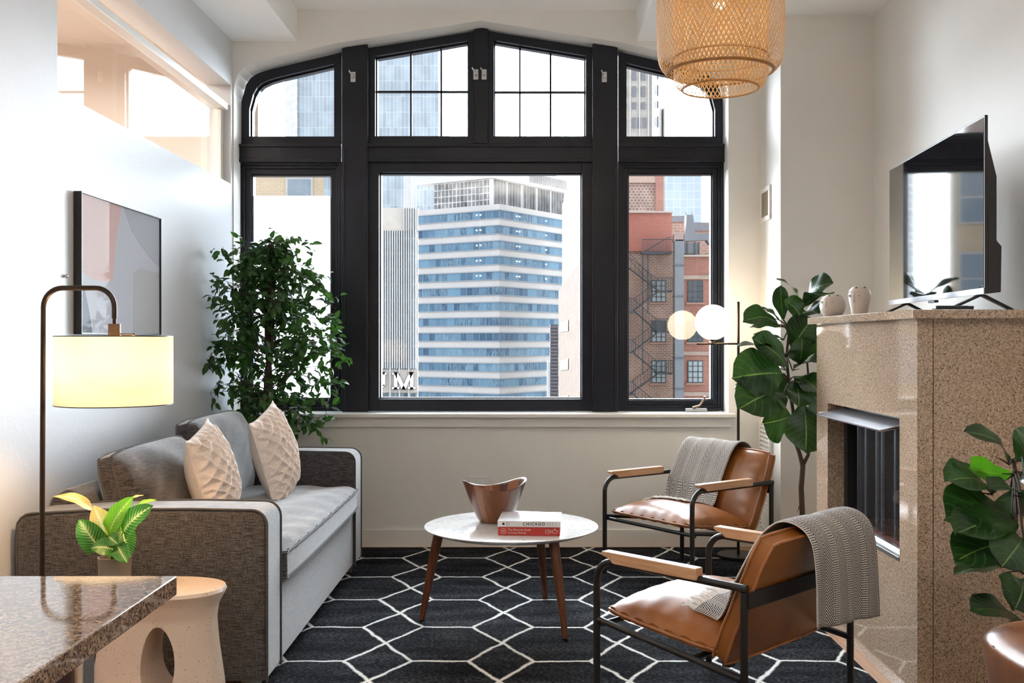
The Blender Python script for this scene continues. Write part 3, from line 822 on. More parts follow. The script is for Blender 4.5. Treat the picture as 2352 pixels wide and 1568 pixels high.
# ------------------------------------------------------------------ framed print on the left wall
fa = thing('framed_print', (XL, 4.64, 1.326), 'black-framed abstract print in pale grey and pink on the left wall', 'picture')
Y0, Y1, Z0, Z1, XF = 4.18, 5.10, 1.326, 1.911, -1.808
mb = MB(); t = 0.007
mb.box(XL+0.002, XF, Y0, Y0+t, Z0, Z1); mb.box(XL+0.002, XF, Y1-t, Y1, Z0, Z1); mb.box(XL+0.002, XF, Y0+t, Y1-t, Z0, Z0+t); mb.box(XL+0.002, XF, Y0+t, Y1-t, Z1-t, Z1)
mb.build('frame', M_['black_metal'], fa, bevel=0.001)
xa = XF-0.008
def q(s, v): return (s*(Y1-Y0)+Y0, Z1 - v*(Z1-Z0))
mb = MB().box(XL+0.003, xa, Y0+t, Y1-t, Z0+t, Z1-t)
pm = [plain('print_pale_grey', (0.44, 0.45, 0.49), 0.9, 0, 0.1, var=0.01), plain('print_pink', (0.54, 0.38, 0.355), 0.9, 0, 0.1, var=0.01), plain('print_grey', (0.37, 0.39, 0.42), 0.9, 0, 0.1, var=0.01), plain('print_slate', (0.20, 0.225, 0.26), 0.9, 0, 0.1, var=0.01), plain('print_warm_grey', (0.40, 0.40, 0.40), 0.9, 0, 0.1, var=0.01)]
pr = mb.build('print', pm[0], fa)
def shape(pts, mi, nm, lift):
    MB().prism([(xa+lift, *q(s, v)) for s, v in pts], (0.0004, 0, 0)).build(nm, pm[mi], pr, smooth=0)
lo = 0.009
shape([(lo, 0.012), (0.47, 0.012), (0.40, 0.30), (0.37, 0.55), (0.34, 0.60), (0.25, 0.61), (0.10, 0.60), (lo, 0.54)], 1, 'pink_shape', 0.0002)
shape([(0.50, 0.012), (0.99, 0.012), (0.99, 0.42), (0.86, 0.36), (0.72, 0.27), (0.60, 0.17)], 2, 'grey_shape', 0.0002)
shape([(lo, 0.62), (0.05, 0.68), (0.10, 0.84), (0.13, 0.988), (lo, 0.988)], 3, 'slate_shape', 0.0002)
shape([(0.63, 0.50), (0.72, 0.46), (0.99, 0.47), (0.99, 0.988), (0.62, 0.988)], 4, 'warm_shape', 0.0002)
MB().add([(XF-0.003, Y0+t, Z0+t), (XF-0.003, Y1-t, Z0+t), (XF-0.003, Y1-t, Z1-t), (XF-0.003, Y0+t, Z1-t)], [(0, 1, 2, 3)]).build('cover_glass', glass_mat('picture_glass', (1, 1, 1), 0.06), fa, smooth=0)

# ------------------------------------------------------------------ counter end at lower left
ctop = MB().box(XL+0.003, -0.547, 0.25, 1.612, 0.900, 0.930).build('kitchen_countertop', M_['counter'], bevel=0.0025)
tag(ctop, 'polished brown granite countertop corner at the lower left', 'countertop')
cab = thing('counter_cabinet', (-1.2, 0.85, 0.0), 'dark reddish cabinet under the granite countertop', 'cabinet')
MB().box(XL+0.02, -0.615, 0.30, 1.40, 0.0006, 0.8995).build('body', plain('dark_red_lacquer', (0.05, 0.012, 0.008), 0.25, var=0.2), cab, bevel=0.002)
MB().box(-0.66, -0.606, 1.40, 1.452, 0.0006, 0.8995).build('corner_post', M_['steel'], cab, bevel=0.012, bseg=3)

# ------------------------------------------------------------------ ceramic side table with an oval hole
def speckle_ceramic():
    m, nt, b = newmat('speckled_cream_ceramic')
    v = coord(nt); n = N(nt, 'ShaderNodeTexNoise', Scale=230.0, Detail=1.0); lk(nt, v, n.inputs['Vector'])
    n2 = N(nt, 'ShaderNodeTexNoise', Scale=5.0, Detail=2.0); lk(nt, v, n2.inputs['Vector'])
    c = ramp(nt, n2.outputs['Fac'], [(0.3, (0.66, 0.52, 0.42)), (0.7, (0.72, 0.58, 0.47))])
    k = ramp(nt, n.outputs['Fac'], [(0.70, (0, 0, 0)), (0.73, (1, 1, 1))])
    lk(nt, mixc(nt, k, c, (0.10, 0.05, 0.03)), b.inputs['Base Color']); b.inputs['Roughness'].default_value = 0.5
    return m
stx, sty, sth = -1.214, 3.40, 0.472
st = MB()
def side_table_mesh():
    """body of two fused legs around an egg-shaped hole (built as a ring swept around the hole)"""
    bm = bmesh.new()
    # outline half-widths against height
    def hw(z):   # x half width
        t = z/sth
        pts = [(0, 0.205), (0.15, 0.222), (0.35, 0.215), (0.6, 0.198), (0.78, 0.190), (0.88, 0.196), (0.95, 0.214), (0.985, 0.221), (1.0, 0.214)]
        for (a, x), (b, y) in zip(pts[:-1], pts[1:]):
            if a <= t <= b: return x + (y-x)*(t-a)/(b-a)
        return pts[-1][1]
    def dp(z):
        t = z/sth
        pts = [(0, 0.115), (0.3, 0.110), (0.6, 0.098), (0.8, 0.100), (0.92, 0.125), (0.98, 0.150), (1.0, 0.145)]
        for (a, x), (b, y) in zip(pts[:-1], pts[1:]):
            if a <= t <= b: return x + (y-x)*(t-a)/(b-a)
        return pts[-1][1]
    nz, na = 44, 72
    rows = []
    for i in range(nz+1):
        z = sth*i/nz; ring = []
        for j in range(na):
            a = 2*math.pi*j/na; e = 0.88
            cx_, sy_ = math.cos(a), math.sin(a)
            ring.append(bm.verts.new((math.copysign(abs(cx_)**e, cx_)*hw(z), math.copysign(abs(sy_)**e, sy_)*dp(z), z)))
        rows.append(ring)
    for i in range(nz):
        for j in range(na):
            k = (j+1) % na; bm.faces.new((rows[i][j], rows[i][k], rows[i+1][k], rows[i+1][j]))
    bm.faces.new(rows[0][::-1]); bm.faces.new(rows[-1])
    me = bpy.data.meshes.new('body'); bm.to_mesh(me); bm.free(); return me
me = side_table_mesh(); body = bpy.data.objects.new('ceramic_side_table', me); COL.objects.link(body)
me.materials.append(speckle_ceramic())
# egg-shaped cutter for the hole
cm = MB(); n = 48; hx, hz, ha, hb = 0.030, 0.245, 0.054, 0.118
poly = [(hx+ha*math.cos(2*math.pi*i/n)*(1-0.10*math.sin(2*math.pi*i/n)), -0.3, hz+hb*math.sin(2*math.pi*i/n)) for i in range(n)]
cm.prism(poly, (0, 0.6, 0)); cut = cm.build('cutter', M_['wall'])
md = body.modifiers.new('hole', 'BOOLEAN'); md.operation = 'DIFFERENCE'; md.object = cut; md.solver = 'EXACT'
dg = bpy.context.evaluated_depsgraph_get()
me2 = bpy.data.meshes.new_from_object(body.evaluated_get(dg)); body.modifiers.clear(); body.data = me2
bpy.data.objects.remove(cut)
for p in me2.polygons: p.use_smooth = True
me2.set_sharp_from_angle(angle=R(50))
md = body.modifiers.new('bevel', 'BEVEL'); md.width = 0.012; md.segments = 4; md.limit_method = 'ANGLE'; md.angle_limit = R(50)
body.location = (stx, sty, RZ+0.0008)
tag(body, 'speckled cream ceramic side table with an egg-shaped hole', 'side table')

# ------------------------------------------------------------------ leaf materials
def leaf_mat(name, dark, mid, vein, vein_w=0.035, rough=0.35, trans=0.35, stripes=14, variegated=0.0):
    m = bpy.data.materials.new(name); m.use_nodes = True; nt = m.node_tree; b = nt.nodes['Principled BSDF']; out = nt.nodes['Material Output']
    tc = nt.nodes.new('ShaderNodeTexCoord'); sp = nt.nodes.new('ShaderNodeSeparateXYZ'); lk(nt, tc.outputs['UV'], sp.inputs[0])
    c = mth(nt, 'ABSOLUTE', mth(nt, 'SUBTRACT', sp.outputs['Y'], 0.5))
    mid_ = ramp(nt, c, [(0.0, (1, 1, 1)), (vein_w*0.6, (1, 1, 1)), (vein_w, (0, 0, 0))])
    st_ = mth(nt, 'FRACT', mth(nt, 'MULTIPLY', mth(nt, 'SUBTRACT', sp.outputs['X'], mth(nt, 'MULTIPLY', c, 0.55)), float(stripes)))
    sv = mth(nt, 'ABSOLUTE', mth(nt, 'SUBTRACT', st_, 0.5))
    side = ramp(nt, sv, [(0.0, (1, 1, 1)), (0.06, (0.6,)*3), (0.12, (0, 0, 0))])
    nz = N(nt, 'ShaderNodeTexNoise', Scale=9.0, Detail=3.0); lk(nt, tc.outputs['Object'], nz.inputs['Vector'])
    base = ramp(nt, nz.outputs['Fac'], [(0.35, dark), (0.68, mid)])
    if variegated:
        f = mth(nt, 'ADD', mth(nt, 'SUBTRACT', 0.62, mth(nt, 'MULTIPLY', c, 2.0)), mth(nt, 'MULTIPLY', mth(nt, 'SUBTRACT', 0.5, sv), 0.9))
        f = mth(nt, 'ADD', f, mth(nt, 'MULTIPLY', mth(nt, 'SUBTRACT', nz.outputs['Fac'], 0.5), 1.2))
        base = mixc(nt, ramp(nt, f, [(0.55, (0, 0, 0)), (1.05, (variegated,)*3)]), base, vein)
    col = mixc(nt, mth(nt, 'MULTIPLY', side, 0.18 if not variegated else 0.35), base, vein); col = mixc(nt, mid_, col, vein)
    lk(nt, col, b.inputs['Base Color']); b.inputs['Roughness'].default_value = rough; b.inputs['Specular IOR Level'].default_value = 0.5
    tr = nt.nodes.new('ShaderNodeBsdfTranslucent'); mx = nt.nodes.new('ShaderNodeMixShader'); mx.inputs[0].default_value = trans
    g = nt.nodes.new('ShaderNodeMix'); g.data_type = 'RGBA'; g.blend_type = 'MULTIPLY'; g.inputs[0].default_value = 1; g.inputs[7].default_value = (1.0, 1.0, 0.45, 1)
    lk(nt, col, g.inputs[6]); lk(nt, g.outputs[2], tr.inputs[0])
    lk(nt, b.outputs[0], mx.inputs[1]); lk(nt, tr.outputs[0], mx.inputs[2]); lk(nt, mx.outputs[0], out.inputs[0])
    bump(nt, b, side, 0.3, 0.001)
    return m
M_['fiddle'] = leaf_mat('fiddle_leaf', (0.008, 0.028, 0.008), (0.022, 0.075, 0.014), (0.16, 0.26, 0.07), 0.018, 0.28, 0.22, 9)
M_['fiddle_lime'] = leaf_mat('fiddle_leaf_lime', (0.06, 0.26, 0.01), (0.10, 0.36, 0.015), (0.22, 0.42, 0.06), 0.02, 0.4, 0.5, 12)
M_['ficus'] = leaf_mat('ficus_leaf', (0.012, 0.055, 0.014), (0.05, 0.15, 0.03), (0.12, 0.25, 0.06), 0.04, 0.35, 0.40, 6)
M_['dief'] = leaf_mat('variegated_leaf', (0.02, 0.14, 0.02), (0.06, 0.30, 0.03), (0.72, 0.80, 0.42), 0.03, 0.4, 0.35, 11, 0.85)
M_['dief_lime'] = leaf_mat('lime_leaf', (0.14, 0.42, 0.02), (0.20, 0.52, 0.03), (0.60, 0.78, 0.30), 0.03, 0.4, 0.4, 11, 0.5)
M_['dief_yellow'] = leaf_mat('yellow_leaf', (0.55, 0.42, 0.10), (0.75, 0.62, 0.28), (0.80, 0.82, 0.68), 0.05, 0.4, 0.4, 11, 0.7)

# small potted dieffenbachia on the side table
pc = Vector((-1.361, 3.40, sth+RZ+0.0012))
dp_ = thing('potted_dieffenbachia', pc, 'small variegated potted plant on the ceramic side table', 'plant')
MB().lathe([(0.0, 0), (0.047, 0), (0.050, 0.004), (0.053, 0.098), (0.049, 0.098), (0.047, 0.085), (0.0, 0.085)], pc, 40).build('pot', M_['grey_pot'], dp_)
MB().lathe([(0.0, 0.091), (0.03, 0.090), (0.047, 0.086)], pc, 24).build('soil', M_['soil'], dp_)
DL = [  # base px, tip px, depth base, depth tip, width m, bend, shape, mat, up
 ((243,1232),(214,1160),3.40,3.38,0.085,0.10,'egg','dief_yellow',(0.5,-0.8,0.3)),
 ((214,1172),(121,1140),3.39,3.34,0.050,0.16,'egg','dief_yellow',(0.1,-0.5,0.8)),
 ((250,1225),(306,1140),3.37,3.33,0.092,0.08,'heart','dief_lime',(-0.3,-0.9,0.3)),
 ((283,1222),(352,1160),3.35,3.30,0.100,0.10,'heart','dief',(-0.2,-0.9,0.4)),
 ((275,1225),(340,1150),3.42,3.44,0.060,0.10,'egg','dief_lime',(-0.2,-0.7,0.7)),
 ((280,1215),(297,1278),3.37,3.33,0.095,0.06,'heart','dief',(0.2,-0.9,0.3)),
 ((232,1262),(181,1192),3.36,3.34,0.105,0.10,'heart','dief',(0.2,-0.95,0.2)),
 ((262,1262),(208,1258),3.32,3.29,0.080,0.16,'heart','dief',(0.1,-0.7,0.6)),
 ((250,1232),(272,1250),3.33,3.31,0.050,0.05,'egg','dief',(0.1,-0.9,0.3)),
 ((270,1252),(293,1292),3.33,3.29,0.068,0.12,'heart','dief',(0.0,-0.9,0.4)),
 ((240,1240),(218,1195),3.43,3.45,0.07,0.10,'egg','dief',(0.2,-0.9,0.2)),
 ((300,1145),(330,1137),3.40,3.42,0.018,0.05,'egg','dief_yellow',(0,-0.3,1)),
 ((312,1166),(362,1148),3.42,3.44,0.030,0.10,'egg','dief_lime',(0,-0.4,0.9)),
]
for i, (b, t, d0, d1, wd_, bd, shp, mt, up) in enumerate(DL):
    mb = MB(); B = at(b[0], b[1], d0); T = at(t[0], t[1], d1)
    leaf(mb, B, T, wd_, bd, up, 12, 6, shp, 0.10, 0.03)
    lf = mb.build('leaf', M_[mt], dp_, smooth=80)
    root_ = pc + Vector((0.012*math.cos(i*2.1), 0.012*math.sin(i*2.1), 0.088))
    mid_ = (root_+B)/2 + Vector((0.0, -0.008, 0.02))
    MB().tube([root_, mid_, B], [0.003, 0.0025, 0.0018], 6).build('stem', M_['dief_lime'], dp_)

# ------------------------------------------------------------------ coffee table
ct = Vector((-0.062, 4.754, RZ)); TZ = 0.4446
tb = thing('coffee_table', ct, 'round white marble coffee table on three walnut legs', 'table')
def marble():
    m, nt, b = newmat('white_marble')
    v = coord(nt); n = N(nt, 'ShaderNodeTexNoise', Scale=5.0, Detail=6.0, Distortion=2.5); lk(nt, v, n.inputs['Vector'])
    lk(nt, ramp(nt, n.outputs['Fac'], [(0.485, (0.80, 0.78, 0.76)), (0.50, (0.52, 0.49, 0.47)), (0.515, (0.80, 0.78, 0.76))]), b.inputs['Base Color'])
    b.inputs['Roughness'].default_value = 0.12; b.inputs['Specular IOR Level'].default_value = 0.6; return m
r_ = 0.403
MB().lathe([(0.0, TZ-0.024), (r_-0.045, TZ-0.024), (r_-0.006, TZ-0.008), (r_, TZ-0.004), (r_-0.001, TZ-0.001), (r_-0.004, TZ), (0.0, TZ)], (ct.x, ct.y, 0), 96).build('tabletop', marble(), tb, smooth=30)
for (tx, ty), (fx_, fy_) in (((-0.395, 4.735), (-0.474, 4.716)), ((0.128, 4.52), (0.176, 4.414)), ((0.068, 5.03), (0.103, 5.128))):
    MB().tube([(tx, ty, TZ-0.026), (tx*0.6+fx_*0.4, ty*0.6+fy_*0.4, 0.27), (fx_, fy_, RZ+0.004)], [0.0235, 0.021, 0.0125], 24).build('leg', M_['walnut'], tb)

# wavy-rimmed acacia bowl
def bowl_mat():
    m, nt, b = newmat('acacia_staves')
    tc = nt.nodes.new('ShaderNodeTexCoord'); sp = nt.nodes.new('ShaderNodeSeparateXYZ'); lk(nt, tc.outputs['Object'], sp.inputs[0])
    a = mth(nt, 'ARCTAN2', sp.outputs['Y'], sp.outputs['X'])
    k = mth(nt, 'FLOOR', mth(nt, 'MULTIPLY', a, 3.6)); wn = nt.nodes.new('ShaderNodeTexWhiteNoise'); wn.noise_dimensions = '1D'; lk(nt, k, wn.inputs['W'])
    v = coord(nt, 'Object', (30, 30, 3)); n = N(nt, 'ShaderNodeTexNoise', Scale=1.0, Detail=5.0, Distortion=1.0); lk(nt, v, n.inputs['Vector'])
    f = mth(nt, 'ADD', mth(nt, 'MULTIPLY', wn.outputs['Value'], 0.65), mth(nt, 'MULTIPLY', n.outputs['Fac'], 0.35))
    lk(nt, ramp(nt, f, [(0.15, (0.05, 0.018, 0.009)), (0.5, (0.16, 0.055, 0.022)), (0.85, (0.34, 0.15, 0.07))]), b.inputs['Base Color'])
    b.inputs['Roughness'].default_value = 0.28; b.inputs['Specular IOR Level'].default_value = 0.5; return m
bc = Vector((-0.142, 4.84, TZ+0.0006))
bo = thing('wooden_bowl', bc, 'tall wooden salad bowl with a wavy rim on the coffee table', 'bowl')
mb = MB(); n = 96; lev = 14
def rim(a): return 0.178 + 0.022*math.cos(2*(a-R(15))) + 0.006*math.cos(a+R(60))
outer = lambda s: 0.072 + (0.152-0.072)*(s**0.82)
vs = []; fs = []
def add_ring(rf, zf): vs.extend([bc*0 + Vector((rf(2*math.pi*j/n)*math.cos(2*math.pi*j/n), rf(2*math.pi*j/n)*math.sin(2*math.pi*j/n), zf(2*math.pi*j/n))) for j in range(n)])
add_ring(lambda a: 0.001, lambda a: 0.0)
add_ring(lambda a: 0.068, lambda a: 0.0)
for i in range(lev+1):
    s = i/lev; add_ring(lambda a, s=s: outer(s), lambda a, s=s: 0.003+(rim(a)-0.003)*s)
add_ring(lambda a: outer(1)-0.003, lambda a: rim(a)+0.003); add_ring(lambda a: outer(1)-0.008, lambda a: rim(a)+0.001)
for i in range(lev, -1, -1):
    s = i/lev; add_ring(lambda a, s=s: outer(s)-0.010, lambda a, s=s: 0.012+(rim(a)-0.012)*s)
add_ring(lambda a: 0.001, lambda a: 0.012)
nr = len(vs)//n
for i in range(nr-1):
    for j in range(n):
        k = (j+1) % n; fs.append((i*n+j, i*n+k, (i+1)*n+k, (i+1)*n+j))
mb.add(vs, fs); b_ = mb.build('bowl_body', bowl_mat(), bo, local=True, smooth=50)

# two books
def book(z0, th, w_, d_, rz, mat_cover, label, name='book', lip=0.003):
    c = Vector((0.026, 4.605, z0))
    o = thing(name, c, label, 'book', rz=rz, group='books stacked on the coffee table')
    mb = MB(); mb.box(-w_/2, w_/2, -d_/2, d_/2, 0, 0.0022); mb.box(-w_/2, w_/2, -d_/2, d_/2, th-0.0022, th); mb.box(-w_/2, w_/2, -d_/2, -d_/2+0.003, 0.0022, th-0.0022)
    mb.build('cover', mat_cover, o, local=True, bevel=0.001)
    MB().box(-w_/2+lip, w_/2-lip, -d_/2+0.003, d_/2-lip, 0.0024, th-0.0024).build('pages', plain('book_paper', (0.78, 0.76, 0.70), 0.8, var=0.03, stretch=(1, 1, 300)), o, local=True)
    return o
BZ = TZ+0.0008; t1, t2 = 0.0375, 0.0265
red = plain('red_cloth_cover', (0.50, 0.045, 0.035), 0.5, var=0.04); whc = plain('white_gloss_cover', (0.84, 0.85, 0.87), 0.18, var=0.01)
ink = plain('black_ink', (0.02, 0.02, 0.02), 0.5); inkw = plain('pale_ink', (0.85, 0.72, 0.66), 0.5); inkg = plain('grey_ink', (0.42, 0.42, 0.42), 0.5)
wB, dB = 0.272, 0.235
b1 = book(BZ, t1, wB, dB, R(-3.5), red, 'thick red hardback book under the white one')
b2 = book(BZ+t1+0.0006, t2, wB+0.004, dB+0.006, R(-3.5), whc, 'white book titled CHICAGO on top of the red one')
def spine(y): return Matrix.Translation((0, y, 0)) @ Matrix.Rotation(R(90), 4, 'X')
ys1, ys2 = -dB/2-0.0008, -(dB+0.006)/2-0.0008
text_mesh('CHICAGO', 0.0185, ink, 'title', b2, spine(ys2) @ Matrix.Translation((0.022, t2/2, 0)), 0.0003, 0.0004, 1.22)
text_mesh('The Monocle Guide', 0.0125, inkw, 'title', b1, spine(ys1) @ Matrix.Translation((-0.042, t1/2+0.0065, 0)), 0.0003, 0.0, 1.0)
text_mesh('to Cosy Homes', 0.0125, inkw, 'title', b1, spine(ys1) @ Matrix.Translation((-0.053, t1/2-0.0065, 0)), 0.0003, 0.0, 1.0)
def disc(parent, x, z, r, mat_, y, ringw=None):
    mb = MB()
    if ringw: mb.lathe([(r, 0), (r, 0.0005), (r-ringw, 0.0005), (r-ringw, 0)], (0, 0, 0), 32, closed=True)
    else: mb.lathe([(0, 0), (r, 0), (r, 0.0005), (0, 0.0005)], (0, 0, 0), 24)
    mb.build('emblem', mat_, parent, local=True, M=Matrix.Translation((x, y+0.0005, z)) @ Matrix.Rotation(R(90), 4, 'X'))
disc(b1, -0.112, t1/2, 0.0125, inkw, ys1, 0.0014)
text_mesh('20', 0.013, inkw, 'emblem_number', b1, spine(ys1) @ Matrix.Translation((-0.112, t1/2, 0)), 0.0003)
disc(b2, -0.112, t2/2, 0.0055, ink, ys2)
for k, (x, h) in enumerate(((-0.098, 0.016), (-0.092, 0.018), (-0.086, 0.013), (0.082, 0.012), (0.092, 0.014), (0.104, 0.016), (0.118, 0.012))):
    MB().box(x-0.0012, x+0.0012, ys2, ys2+0.001, t2/2-h/2, t2/2+h/2).build('small_print', inkg, b2, local=True)
for k, (x, h) in enumerate(((0.074, 0.018), (0.084, 0.022), (0.092, 0.016))):
    MB().box(x-0.0012, x+0.0012, ys1, ys1+0.001, t1/2-h/2, t1/2+h/2).build('small_print', inkw, b1, local=True)
# little outlined pot on the red spine
Mp = spine(ys1) @ Matrix.Translation((0.113, t1/2, 0))
mb = MB().tube([(0.010*math.cos(R(a)), 0.0075*math.sin(R(a)), 0) for a in range(0, 360, 20)], 0.0007, 6, closed=True)
mb.tube([(0.010, 0.002, 0), (0.017, 0.007, 0)], 0.0007, 6).tube([(-0.010, 0.003, 0), (-0.016, 0.006, 0), (-0.015, -0.004, 0), (-0.009, -0.004, 0)], 0.0007, 6).tube([(-0.004, 0.0075, 0), (-0.002, 0.012, 0), (0.003, 0.012, 0), (0.004, 0.0075, 0)], 0.0007, 6)
mb.build('pot_drawing', inkw, b1, local=True, M=Mp)

# ------------------------------------------------------------------ armchairs
CW, CD, CH = 0.335, 0.3015, 0.524
def chair(loc, rz, label):
    o = thing('leather_armchair', loc, label, 'armchair', rz=rz, group='leather armchairs by the coffee table')
    o['group'] = 'leather armchairs by the coffee table'
    r = 0.0125; rc = 0.075
    L = dict(local=True)
    for s in (-1, 1):
        x = s*CW
        arc = arc_pts((x, -CD+rc, CH-rc), (0, -1, 0), (0, 0, 1), rc, 0, R(90), 8)
        MB().tube([(x, -CD, 0.001), (x, -CD, 0.2), (x, -CD, CH-rc-0.01)] + arc, r, 14).build('leg', M_['black_metal'], o, **L)
        MB().tube([(x, CD, 0.001), (x, CD, CH-0.012)], r, 14).build('leg', M_['black_metal'], o, **L)
        MB().tube([(x, -CD+rc, CH), (x, CD+0.010, CH)], r*0.995, 14).build('arm_rail', M_['black_metal'], o, **L)
        MB().tube([(x, -CD+0.01, 0.315), (x, CD-0.01, 0.240)], r*0.9, 12).build('side_rail', M_['black_metal'], o, **L)
        # shaped wooden armrest, bevelled underneath at the front
        y0, y1, h0, h1, hw = -CD+0.035, -CD+0.435, CH+0.010, CH+0.037, 0.021
        prof = [(y0, h1-0.008), (y0+0.004, h1), (y1, h1), (y1, h0-0.012), (y0+0.055, h0-0.012), (y0+0.035, h0+0.004), (y0+0.004, h1-0.016)]
        MB().prism([(x-hw, y, z) for y, z in prof], (2*hw, 0, 0)).build('armrest', M_['oak'], o, bevel=0.005, bseg=3, **L)
    MB().tube([(-CW, -CD+0.02, 0.300), (CW, -CD+0.02, 0.300)], 0.010, 12).build('crossbar', M_['black_metal'], o, **L)
    MB().box(-CW, CW, CD+0.010, CD+0.020, 0.462, 0.514).build('back_brace', M_['black_metal'], o, bevel=0.002, **L)
    MB().tube([(-CW, 0.10, 0.262), (CW, 0.10, 0.262)], 0.010, 12).build('crossbar', M_['black_metal'], o, **L)
    # seat
    a = math.atan2(-0.055, 0.50)
    Ms = Matrix.Translation((0, -0.050, 0.320)) @ Matrix.Rotation(a, 4, 'X')
    mb = MB()
    def wr(a, b): return 0.0012*math.sin(a*25)*math.exp(-((b+0.85)/0.25)**2) + 0.0012*math.sin(b*19+1)*math.exp(-((abs(a)-0.9)/0.2)**2)
    W1, H1 = 0.610, 0.490
    cushion(mb, W1, H1, 0.018, 0.088, 0.004, Ms, n=30, p=2.4, q=0.62, corner=0.04, disp=wr)
    st_ = mb.build('seat', M_['leather'], o, smooth=60, bevel=0.004, **L)
    MB().tube([p + Vector((0, 0, 0.0006*math.sin(i*1.7))) for i, p in enumerate(edge_loop(W1+0.006, H1+0.006, 0, Ms, 0.04, 18))], 0.0052, 8, closed=True).build('piping', M_['piping'], st_, **L)
    # backrest
    y0, z0, y1, z1 = 0.178, 0.262, 0.358, 0.676
    tl = math.atan2(z1-z0, y1-y0)
    ln = math.hypot(z1-z0, y1-y0)
    # local x across, local y up the back, puffed side facing the sitter (-y, +z)
    Mk = Matrix.Translation((0, (y0+y1)/2, (z0+z1)/2)) @ Matrix.Rotation(tl, 4, 'X')
    mb = MB(); cushion(mb, W1, ln, 0.046, 0.044, 0.0, Mk, n=30, p=3.0, q=0.6, corner=0.03, disp=wr)
    bk = mb.build('backrest', M_['leather'], o, smooth=60, bevel=0.006, **L)
    for z in (0.024, -0.024):
        MB().tube([p + Vector((0, 0.001*math.sin(i*1.3), 0)) for i, p in enumerate(edge_loop(W1+0.004, ln+0.004, z, Mk, 0.03, 18))], 0.0048, 8, closed=True).build('piping', M_['piping'], bk, **L)
    for s in (-1, 1):
        MB().box(s*0.20-0.018, s*0.20+0.018, 0.14, 0.168, 0.222, 0.258).build('bracket', M_['black_metal'], o, bevel=0.002, **L)
    return o
RA = math.atan2(-0.804, 0.594); RB = math.atan2(-0.703, -0.711)
LA, LB = Vector((0.887, 5.604, RZ)), Vector((0.703, 3.606, RZ))
ch1 = chair(LA, RA, 'cognac leather armchair with black tube frame, the far one near the window')
ch2 = chair(LB, RB, 'cognac leather armchair with black tube frame, the near one seen from behind')

def herringbone():
    m, nt, b = newmat('herringbone_weave')
    tc = nt.nodes.new('ShaderNodeTexCoord'); sp = nt.nodes.new('ShaderNodeSeparateXYZ'); lk(nt, tc.outputs['UV'], sp.inputs[0])
    P = 0.095
    t = mth(nt, 'FRACT', mth(nt, 'DIVIDE', sp.outputs['X'], P))
    tri = mth(nt, 'ABSOLUTE', mth(nt, 'SUBTRACT', t, 0.5))
    ch = mth(nt, 'SUBTRACT', sp.outputs['Y'], mth(nt, 'MULTIPLY', tri, P*1.5))
    che = mth(nt, 'ABSOLUTE', mth(nt, 'SUBTRACT', mth(nt, 'FRACT', mth(nt, 'DIVIDE', ch, 0.0115)), 0.5))
    a = ramp(nt, che, [(0.22, (0, 0, 0)), (0.28, (1, 1, 1))])
    # dotted columns between the chevrons
    vx = mth(nt, 'ABSOLUTE', mth(nt, 'SUBTRACT', mth(nt, 'FRACT', mth(nt, 'DIVIDE', sp.outputs['X'], 0.0065)), 0.5))
    vy = mth(nt, 'ABSOLUTE', mth(nt, 'SUBTRACT', mth(nt, 'FRACT', mth(nt, 'DIVIDE', sp.outputs['Y'], 0.0075)), 0.5))
    dots = ramp(nt, mth(nt, 'ADD', vx, vy), [(0.42, (0, 0, 0)), (0.50, (1, 1, 1))])
    col_sel = ramp(nt, tri, [(0.335, (0, 0, 0)), (0.345, (1, 1, 1))], 'CONSTANT')
    mask = mixc(nt, col_sel, a, dots)
    n = N(nt, 'ShaderNodeTexNoise', Scale=240.0); lk(nt, tc.outputs['Object'], n.inputs['Vector'])
    lt = ramp(nt, n.outputs['Fac'], [(0.3, (0.60, 0.57, 0.55)), (0.7, (0.80, 0.77, 0.75))])
    lk(nt, mixc(nt, mask, (0.018, 0.016, 0.018), lt), b.inputs['Base Color'])
    b.inputs['Roughness'].default_value = 1.0; b.inputs['Specular IOR Level'].default_value = 0.05
    bump(nt, b, mask, 0.4, 0.002)
    return m
M_['throw'] = herringbone()
M_['fringe'] = plain('off_white_fringe', (0.86, 0.84, 0.82), 0.95, var=0.05)

